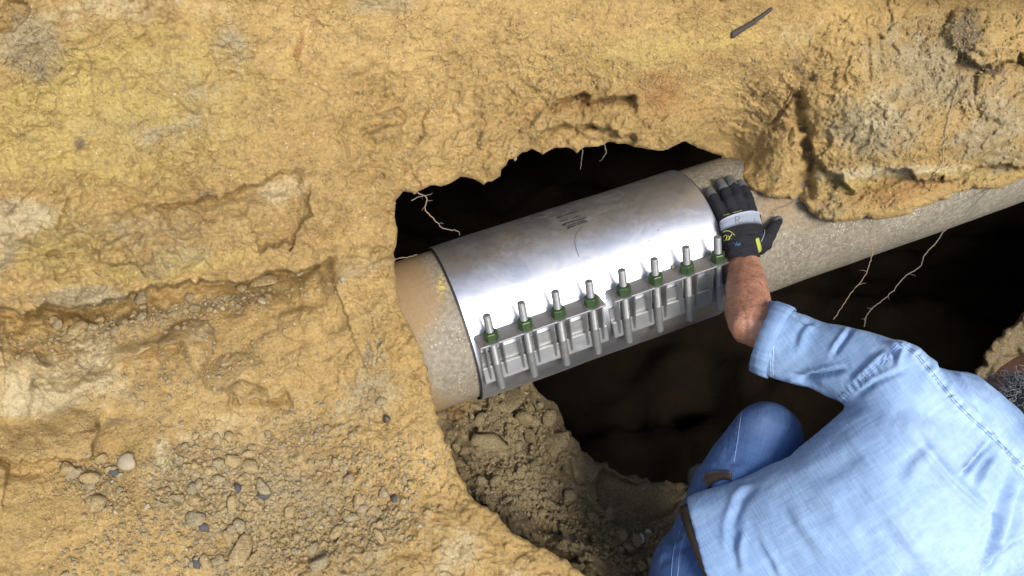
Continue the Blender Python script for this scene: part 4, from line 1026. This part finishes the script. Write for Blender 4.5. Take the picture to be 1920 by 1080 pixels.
for pts, amp, wd in [
  ([(1712,805),(1745,850),(1790,900),(1850,955),(1862,985)], -.007, 9), ([(1858,826),(1830,862),(1800,895)], -.010, 5), ([(1868,850),(1845,885),(1835,920)], .006, 9),
  ([(1905,880),(1890,930),(1880,985),(1852,1050)], .009, 12), ([(1925,900),(1915,960),(1895,1020)], .008, 11), ([(1862,940),(1868,990),(1845,1045)], -.006, 9),
  ([(1425,895),(1388,935),(1370,985),(1372,1050)], -.005, 12), ([(1440,880),(1405,900),(1375,905)], -.006, 6), ([(1395,985),(1385,1030),(1395,1080)], .004, 10),
  ([(1600,603),(1590,625),(1572,648),(1558,668)], -.006, 6), ([(1590,690),(1540,700),(1490,712)], -.009, 7), ([(1660,655),(1625,690),(1590,720)], .005, 8),
  ([(1530,600),(1505,625),(1495,660)], .003, 9), ([(1480,585),(1500,600),(1530,612)], -.004, 6), ([(1655,640),(1690,655),(1680,690)], .006, 7), ([(1700,690),(1640,715),(1600,745)], -.005, 6),
  ([(1540,735),(1520,725),(1500,712),(1470,708)], .006, 7), ([(1500,735),(1530,750),(1552,765)], -.007, 4), ([(1825,740),(1850,790),(1890,850),(1920,905)], -.006, 7), ([(1785,690),(1815,735),(1850,770)], .004, 8),
  ([(1640,940),(1700,1010),(1760,1090)], .003, 22), ([(1560,930),(1610,990),(1650,1060)], -.0025, 20), ([(1470,930),(1500,980),(1560,1060)], .003, 16), ([(1760,830),(1720,870),(1690,920)], .003, 18),
  ([(1920,1005),(1870,1035),(1840,1085)], -.016, 8), ([(1620,830),(1560,880),(1480,910)], -.002, 22), ([(1420,1000),(1450,1050),(1470,1090)], .003, 9)]:
    disp += 1.35*fold(pts, amp, wd*.85)*front
# puckers along the seams
def pucker(pts, amp, wl, wd):
    d, s, _, _, ar = polydist(u_, v_, pts); return amp*np.sin(ar*2*math.pi/wl+3*np.sin(ar*.13))*np.exp(-(d/wd)**2)*front
SEAM_ARM = [(1692,643),(1672,662),(1640,692),(1605,722),(1575,748),(1549,772)]
SEAM_YOKE = [(1692,643),(1718,662),(1742,690),(1768,722),(1792,752),(1822,782),(1856,812),(1890,845),(1930,885)]
SEAM_SIDE = [(1549,772),(1528,800),(1504,828),(1470,842),(1435,856),(1405,870),(1378,884)]
SEAM_CUFF = [(1470,566),(1460,600),(1452,640),(1449,680),(1450,712)]
for s_, a_, w_ in ((SEAM_ARM, .0028, 9), (SEAM_YOKE, .0034, 12), (SEAM_SIDE, .0010, 8), (SEAM_CUFF, .0010, 8)): disp += pucker(s_, a_, w_, 8)
disp += .0022*fbm(V*np.array([9, 9, 9]), 3, 88)+.0009*fbm(V*np.array([30, 30, 30]), 3, 89)
set_verts(shirt_me, V+nrm*disp[:, None])
wear_sun = .9*np.exp(-(polydist(u_, v_, SEAM_YOKE)[0]/9.)**2)+.6*np.exp(-(polydist(u_, v_, SEAM_ARM)[0]/7.)**2)+.85*np.exp(-(((u_-1760)/95)**2+((v_-800)/75)**2))+.9*np.exp(-(((u_-1840)/260)**2+((v_-1010)/170)**2))  # worn seams; wide pale patch at lower right is sunlight put into the colour
wear_sun *= .85+.3*vnoise(V*160, 8)
_d, _, _, _, _ar = polydist(u_, v_, SEAM_YOKE); wear_sun += .5*np.exp(-((_d-5)/6)**2)*np.maximum(np.sin(_ar*2*math.pi/12+3*np.sin(_ar*.13)), 0)
_d, _, _, _, _ar = polydist(u_, v_, SEAM_ARM); wear_sun += .4*np.exp(-((_d-4)/5)**2)*np.maximum(np.sin(_ar*2*math.pi/9+3*np.sin(_ar*.13)), 0)
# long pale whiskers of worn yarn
pv = np.stack([(u_*.82-v_*.57)*.012, (u_*.57+v_*.82)*.10, d_*0], 1); wear_sun += .35*np.maximum(vnoise(pv, 4), 0)*.8
shirt_me.attributes.new('wear_sun', 'FLOAT', 'POINT').data.foreach_set('value', np.clip(wear_sun, 0, 1).astype(np.float32))
SPD = (sh_spine[4]-sh_spine[1]).normalized(); cloth_co(shirt_me, V, SPD, ACR)
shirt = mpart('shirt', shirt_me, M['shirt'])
shb = bvh_of([shirt])
def seam(name, pts, tree, parent, gap=4.5, m='stitch_dark', r=.0006, double=True, dash=True, lift=.0002):
    parts = []
    pl = [Vector((x, y, 0)) for x, y in pts]; sp = smoothpath(pl, 12)
    offs = (0, gap) if double else (0,)
    for o_ in offs:
        run = []
        for i, q in enumerate(sp):
            t = (sp[min(i+1, len(sp)-1)]-sp[max(i-1, 0)]).normalized(); p, n = hit(tree, q.x-t.y*o_, q.y+t.x*o_)
            if p is not None: run.append(p+n*lift)
        seg = []
        for i, p in enumerate(run):
            if seg and (p-seg[-1]).length > .03:
                if len(seg) > 1: parts.append(tube(seg, r, 5))
                seg = []
            seg.append(p)
        if len(seg) > 1: parts.append(tube(seg, r, 5))
    if parts:
        o = new_obj(name, pyd(*join(parts)), M[m]); keep(o, parent); return o
seam('seam', SEAM_ARM, shb, shirt); seam('seam', SEAM_YOKE, shb, shirt); seam('seam', SEAM_SIDE, shb, shirt, 5, 'stitch'); seam('cuff_seam', SEAM_CUFF, shb, shirt, 4, 'stitch')
# turned cuff: open ring standing off the arm
cd_ = (slv[1]-slv[0]).normalized()
ring = [slv[0]-cd_*.002, slv[0]-cd_*.006, slv[0]+cd_*.002, slv[0]+cd_*.02, slv[0]+cd_*.026]
V, Fc = tube([slv[0]+cd_*.010, slv[0]-cd_*.004, slv[0]-cd_*.007, slv[0]-cd_*.004, slv[0]+cd_*.014, slv[0]+cd_*.027, slv[0]+cd_*.028], [(.058, .047), (.061, .050), (.064, .053), (.0675, .0560), (.0685, .0580), (.0675, .0590), (.064, .056)], 60, False, SIDE)
for i, p in enumerate(V):
    k = i % 60; V[i] = p+(p-slv[0]).normalized()*.0012*math.sin(k*1.9)
cme = pyd(V, Fc); cloth_co(cme, verts_np(cme), cd_, cd_.cross(VIEW).normalized()); cuff = mpart('cuff', cme, M['shirt'], shirt)

# jeans ------------------------------------------------------------------
jp = [rounded([HIPL, P(1348, 1010, 1.60), P(1385, 915, 1.60), P(1437, 822, 1.605)], [.098, .086, .080, .066], seg=24),
      rounded([P(1437, 818, 1.61), KN.lerp(FTL, .35), FTL+Vector((0, 0, .06))], [.064, .068, .058], seg=20),
      rounded([HIPR, HIPR.lerp(KNR, .5), KNR], [.098, .085, .066], seg=20), rounded([KNR, KNR.lerp(FTR, .35), FTR+Vector((0, 0, .06))], [.064, .068, .058], seg=20),
      rounded([P(1330, 1085, 1.60), HIPR], [.108, .11], seg=24), rounded([P(1290, 1085, 1.66), P(1330, 1180, 1.62)], [.075, .10], seg=20), tube([P(1372, 1146, 1.565), P(1473, 1085, 1.525)], [(.145, .085), (.150, .09)], 32, True, ACR)]
jme = remeshed(jp, .005, 8)
V = verts_np(jme); nrm = normals_np(jme); u_, v_, d_ = px(V); front = sstep(0, .5, -(nrm@FW))
disp = .0025*fbm(V*10, 3, 101)+.001*fbm(V*34, 3, 102)
for pts, amp, wd in [([(1275,985),(1310,1000),(1340,980)], -.008, 7), ([(1262,1030),(1290,1012),(1320,1010)], .006, 7), ([(1345,850),(1370,870),(1400,865)], -.003, 8), ([(1310,930),(1330,950),(1350,945)], .005, 8), ([(1225,1060),(1245,1040),(1262,1045)], .005, 7)]:
    disp += fold(pts, amp, wd)*front
SJ1 = [(1393,762),(1388,790),(1383,825),(1376,865)]; SJ2 = [(1294,972),(1286,1000),(1275,1035),(1270,1085)]
disp += .0012*np.sin(v_*.7)*np.exp(-((polydist(u_, v_, SJ1)[0]-5)/6)**2)*front
set_verts(jme, V+nrm*disp[:, None])
wear_sun = .5*np.exp(-(((u_-1430)/40)**2+((v_-795)/30)**2))+1.0*.4*np.exp(-((polydist(u_, v_, SJ1)[0])/4.)**2)+.35*np.exp(-((polydist(u_, v_, SJ2)[0])/4.)**2)
jme.attributes.new('wear_sun', 'FLOAT', 'POINT').data.foreach_set('value', np.clip(wear_sun, 0, 1).astype(np.float32))
LGD = (KN-HIPL).normalized(); cloth_co(jme, V, LGD.cross(VIEW).normalized(), LGD)
jeans = mpart('jeans', jme, M['jeans']); jb = bvh_of([jeans])
seam('seam', SJ1, jb, jeans, 0, 'stitch_dark', .0009, False); seam('seam', SJ2, jb, jeans, 12, 'stitch_dark', .0007, True)
# belt: strap round the waist, just showing past the hem, and the leather pouch corner
bl = []
for k in range(40):
    a = math.pi*2*k/39
    c = sh_spine[0]; t = (sh_spine[1]-sh_spine[0]).normalized(); y = t.cross(ACR).normalized()
    bl.append((c+t*(.019+.024*math.cos(a))+ACR*(.172*math.cos(a))+y*(.094*math.sin(a)), (ACR*math.cos(a)+y*math.sin(a)).normalized(), t))
V, Fc = [], []
for k, (p, n, t) in enumerate(bl): V += [p-t*.013, p-t*.013+n*.004, p+t*.013+n*.004, p+t*.013]
for k in range(39):
    for j in range(4): Fc.append((k*4+j, k*4+(j+1) % 4, k*4+4+(j+1) % 4, k*4+4+j))
belt = mpart('belt', pyd(V, Fc), M['leather'])
# boots
for q, nm in ((FTL, 0), (FTR, 1)):
    me = remeshed([rounded([q+Vector((0, -.03, .10)), q+Vector((0, -.03, .0))], [.048, .05], seg=16), rounded([q+Vector((0, -.05, -.0)), q+Vector((0, .06, -.01)), q+Vector((0, .16, -.018))], [(.042, .038), (.045, .035), (.042, .028)], seg=16, side=(1, 0, 0))], .006, 4)
    mpart('boot', me, M['boot'])
me = remeshed([rounded([P(1214, 1052, 1.98), P(1208, 1110, 1.95)], [.022, .03], seg=12)], .005, 3)
# hair ---------------------------------------------------------------
hr = []; hb = []
rr = random.Random(4)
for _ in range(8000):
    a = rr.uniform(-1, 1); th = rr.uniform(0, 2*math.pi); q = math.sqrt(1-a*a)
    n = updir*a+(fdir*math.cos(th)+sdir_*math.sin(th))*q
    if n.dot(fdir) > .12 and n.dot(updir) < .62: continue
    if n.dot(updir) < -.55: continue
    p = headc+updir*(n.dot(updir)*.105)+fdir*(n.dot(fdir)*.096)+sdir_*(n.dot(sdir_)*.080)
    curl = Vector((rr.gauss(0, 1), rr.gauss(0, 1), rr.gauss(0, 1))); curl -= n*curl.dot(n); curl.normalize(); c2 = n.cross(curl)
    Lh = rr.uniform(.018, .040); pts = []
    for k in range(6):
        t = k/5; ph = t*5+rr.random(); pts.append(p+n*(Lh*t*.55-.003)+curl*(Lh*.5*t+.004*math.sin(ph))+c2*(.004*math.cos(ph)))
    uH, vH, _ = px(np.array(pts[3]))
    tgt = hb if (uH > 1895 and 760 < vH < 860 and rr.random() < .5) else hr
    tgt.append(tube(pts, [.0008, .0008, .0007, .0007, .0005, .0003], 3, False))
mpart('hair', pyd(*join(hr)), M['hair'])
if hb: o = mpart('hair', pyd(*join(hb)), M['hair_brown']); o['label'] = 'lighter brown patch of hair at the crown'
cap_ = remeshed([rounded([headc-updir*.03-fdir*.022, headc+updir*.048-fdir*.018], [(.080, .098), (.074, .092)], seg=24, side=sdir_)], .006, 3)
mpart('hair_base', cap_, M['scalp'])

# glove --------------------------------------------------------------------
def gp(u, v, k): return P(u, v, float(pipeD(u, v, RP))-k)
gparts = []
fing = [([(1356,408,.020),(1346,385,.020),(1338,370,.018),(1331,358,.014)], .0098), ([(1375,402,.024),(1366,376,.026),(1358,357,.022),(1350,343,.015)], .0108),
        ([(1393,400,.025),(1383,370,.028),(1375,351,.023),(1367,338,.015)], .0110), ([(1411,401,.023),(1404,374,.025),(1396,356,.020),(1389,345,.014)], .0104)]
fpts = []
for (pts, r) in fing:
    pp = [gp(*p) for p in pts]; fpts.append((pp, r)); gparts.append(rounded(pp, [r*1.12, r*1.04, r*.98, r*.86], seg=14))
thp = [gp(1424,462,.032), gp(1440,443,.034), gp(1450,428,.028), gp(1458,414,.018)]; gparts.append(rounded(thp, [.017, .0145, .012, .0100], seg=14)); fpts.append((thp, .0105))
GA = (gp(1432,414,.024)-gp(1347,420,.024)).normalized()
palm = [(1392,484,.055,.034,.028),(1392,466,.048,.035,.025),(1392,448,.040,.038,.021),(1391,428,.032,.0430,.018),(1388,408,.026,.0425,.0150),(1384,398,.024,.0400,.013)]
gparts.append(tube([gp(u, v, k) for u, v, k, _, _ in palm], [(a, b) for _, _, _, a, b in palm], 28, True, GA))
gparts.append(rounded([gp(1410,448,.036), gp(1432,455,.034)], [.02, .018], seg=12))
gme = remeshed(gparts, .0019, 3)
V = verts_np(gme); nrm = normals_np(gme); u_, v_, d_ = px(V)
dsp = .0012*fbm(V*60, 3, 5)
for pts, amp, wd in [([(1352,455),(1375,450),(1400,455)], -.002, 3), ([(1395,440),(1415,438),(1432,445)], -.002, 3), ([(1352,390),(1362,393),(1372,390)], -.0015, 2), ([(1382,380),(1390,378),(1398,381)], -.0015, 2), ([(1436,432),(1446,436),(1454,440)], -.0015, 2), ([(1362,466),(1385,470),(1412,462)], .0016, 3)]:
    dsp += fold(pts, amp, wd)
set_verts(gme, V+nrm*dsp[:, None])
glove = mpart('glove', gme, M['glove']); glove['label'] = 'black work glove with grey strap and grey fingertips'
gb = bvh_of([glove])
# fingertip pads: slightly larger shells over the last joint
for (pp, r) in fpts:
    a, b = pp[2], pp[3]; d = (b-a).normalized(); s0 = a.lerp(b, .15 if r > .0106 or True else 0)
    me = remeshed([rounded([s0, b+d*.001], [r*1.04, r*.95], seg=16)], .0016, 2); mpart('fingertip', me, M['glove_tip'], glove)
# strap across the back of the hand, draped on the glove
def drape(name, top, bot, n, tree, parent, m, th=.0016, lift=.0008):
    tp = smoothpath([Vector((x, y, 0)) for x, y in top], n); bt_ = smoothpath([Vector((x, y, 0)) for x, y in bot], n); V = []
    rows_ = 5; pr = []
    for i in range(len(tp)):
        for j in range(rows_):
            q = tp[i].lerp(bt_[i], j/(rows_-1)); p, nn = hit(tree, q.x, q.y); pr.append((p, nn))
    lastp = next(x for x in pr if x[0] is not None)
    for (p, nn) in pr:
        if p is None: p, nn = lastp
        lastp = (p, nn); V.append(p+nn*(lift+th))
    m_ = len(tp); base = len(V)
    lastp = pr[0] if pr[0][0] is not None else next(x for x in pr if x[0] is not None)
    for (p, nn) in pr:
        if p is None: p, nn = lastp
        lastp = (p, nn); V.append(p-nn*.001)
    Fc = []
    for i in range(m_-1):
        for j in range(rows_-1):
            a = i*rows_+j; Fc.append((a, a+1, a+rows_+1, a+rows_))
        for (j, fl) in ((0, 0), (rows_-1, 1)):
            a = i*rows_+j; q = (a, a+rows_, a+rows_+base, a+base); Fc.append(q if fl else q[::-1])
    for i in (0, m_-1):
        for j in range(rows_-1):
            a = i*rows_+j; Fc.append((a, a+1, a+1+base, a+base))
    o = new_obj(name, pyd(V, Fc), m); keep(o, parent); return o
strap = drape('strap', [(1350,416),(1365,407),(1385,400),(1408,396),(1425,398)], [(1350,435),(1367,427),(1388,421),(1412,419),(1432,422)], 8, gb, glove, M['strap'])
sb = bvh_of([strap, glove])
def ink(name, strokes, tree, parent, m, r=.0008, lift=.0003):
    parts = []
    for st_ in strokes:
        run = []
        for q in smoothpath([Vector((x, y, 0)) for x, y in st_], 5):
            p, n = hit(tree, q.x, q.y)
            if p is not None: run.append(p+n*lift)
        if len(run) > 1: parts.append(tube(run, r, 5))
    if parts: o = new_obj(name, pyd(*join(parts)), m); keep(o, parent); return o
ink('pen_letter', [[(1380,419),(1379,413),(1378.5,406.5)], [(1379,407),(1383,406),(1386.5,408),(1385,411.5),(1380,413)], [(1382,413),(1385,416),(1388,418.5)]], sb, strap, M['pen'], .00045)
ink('pen_letter', [[(1414,409),(1415,413),(1416,417)]], sb, strap, M['pen'], .0004)
ink('logo', [[(1350,447),(1352,440),(1358,434),(1366,433),(1372,436),(1377,441)], [(1353,452),(1356,445),(1361,441),(1363,445),(1360,450),(1356,452)], [(1362,450),(1367,449),(1368,445),(1365,442)], [(1366,447),(1370,443),(1372,439)]], gb, glove, M['logo_yellow'], .0010)
ink('blue_mark', [[(1375,455),(1380,458),(1388,459)], [(1378,462),(1381,457),(1382,453)], [(1383,461),(1386,457),(1389,455)]], gb, glove, M['logo_blue'], .0007)
ink('piping', [[(1433,421),(1434,432),(1431,444),(1427,453)]], gb, glove, M['strap'], .0009)
ink('knuckle_stitching', [[(1356,404),(1362,402),(1368,401)], [(1374,399),(1382,397),(1391,394)]], gb, glove, M['logo_yellow'], .0004)
tg = drape('yellow_tag', [(1415,449),(1418,447),(1421,445)], [(1421,474),(1424,472),(1427,468)], 3, gb, glove, M['logo_yellow'])
pouch = drape('leather_pouch', [(1322,892),(1340,887),(1356,885),(1372,885)], [(1330,918),(1340,906),(1356,900),(1372,902)], 6, jb, man, M['leather'], .004, .002)
# crumbs of soil caught on the clamp rail
for (u, v, r_) in ((1262,501,4.0),(1297,489,3),(1238,512,2.6),(1226,516,2),(1246,508,2)):
    o = bpy.data.objects.new('soil_crumb', clod_data('pale_stone', 2)); COL.objects.link(o); s_ = r_*1.75/F
    o.scale = (s_*1.2, s_, s_*1.2); o.location = P(u, v, float(pipeD(u, v, RB_))-.006)
    tag(o, 'pale crumb of soil caught behind the nuts on the clamp rail', 'soil crumb', 'crumbs caught on the clamp rail')
bpy.context.view_layer.update()
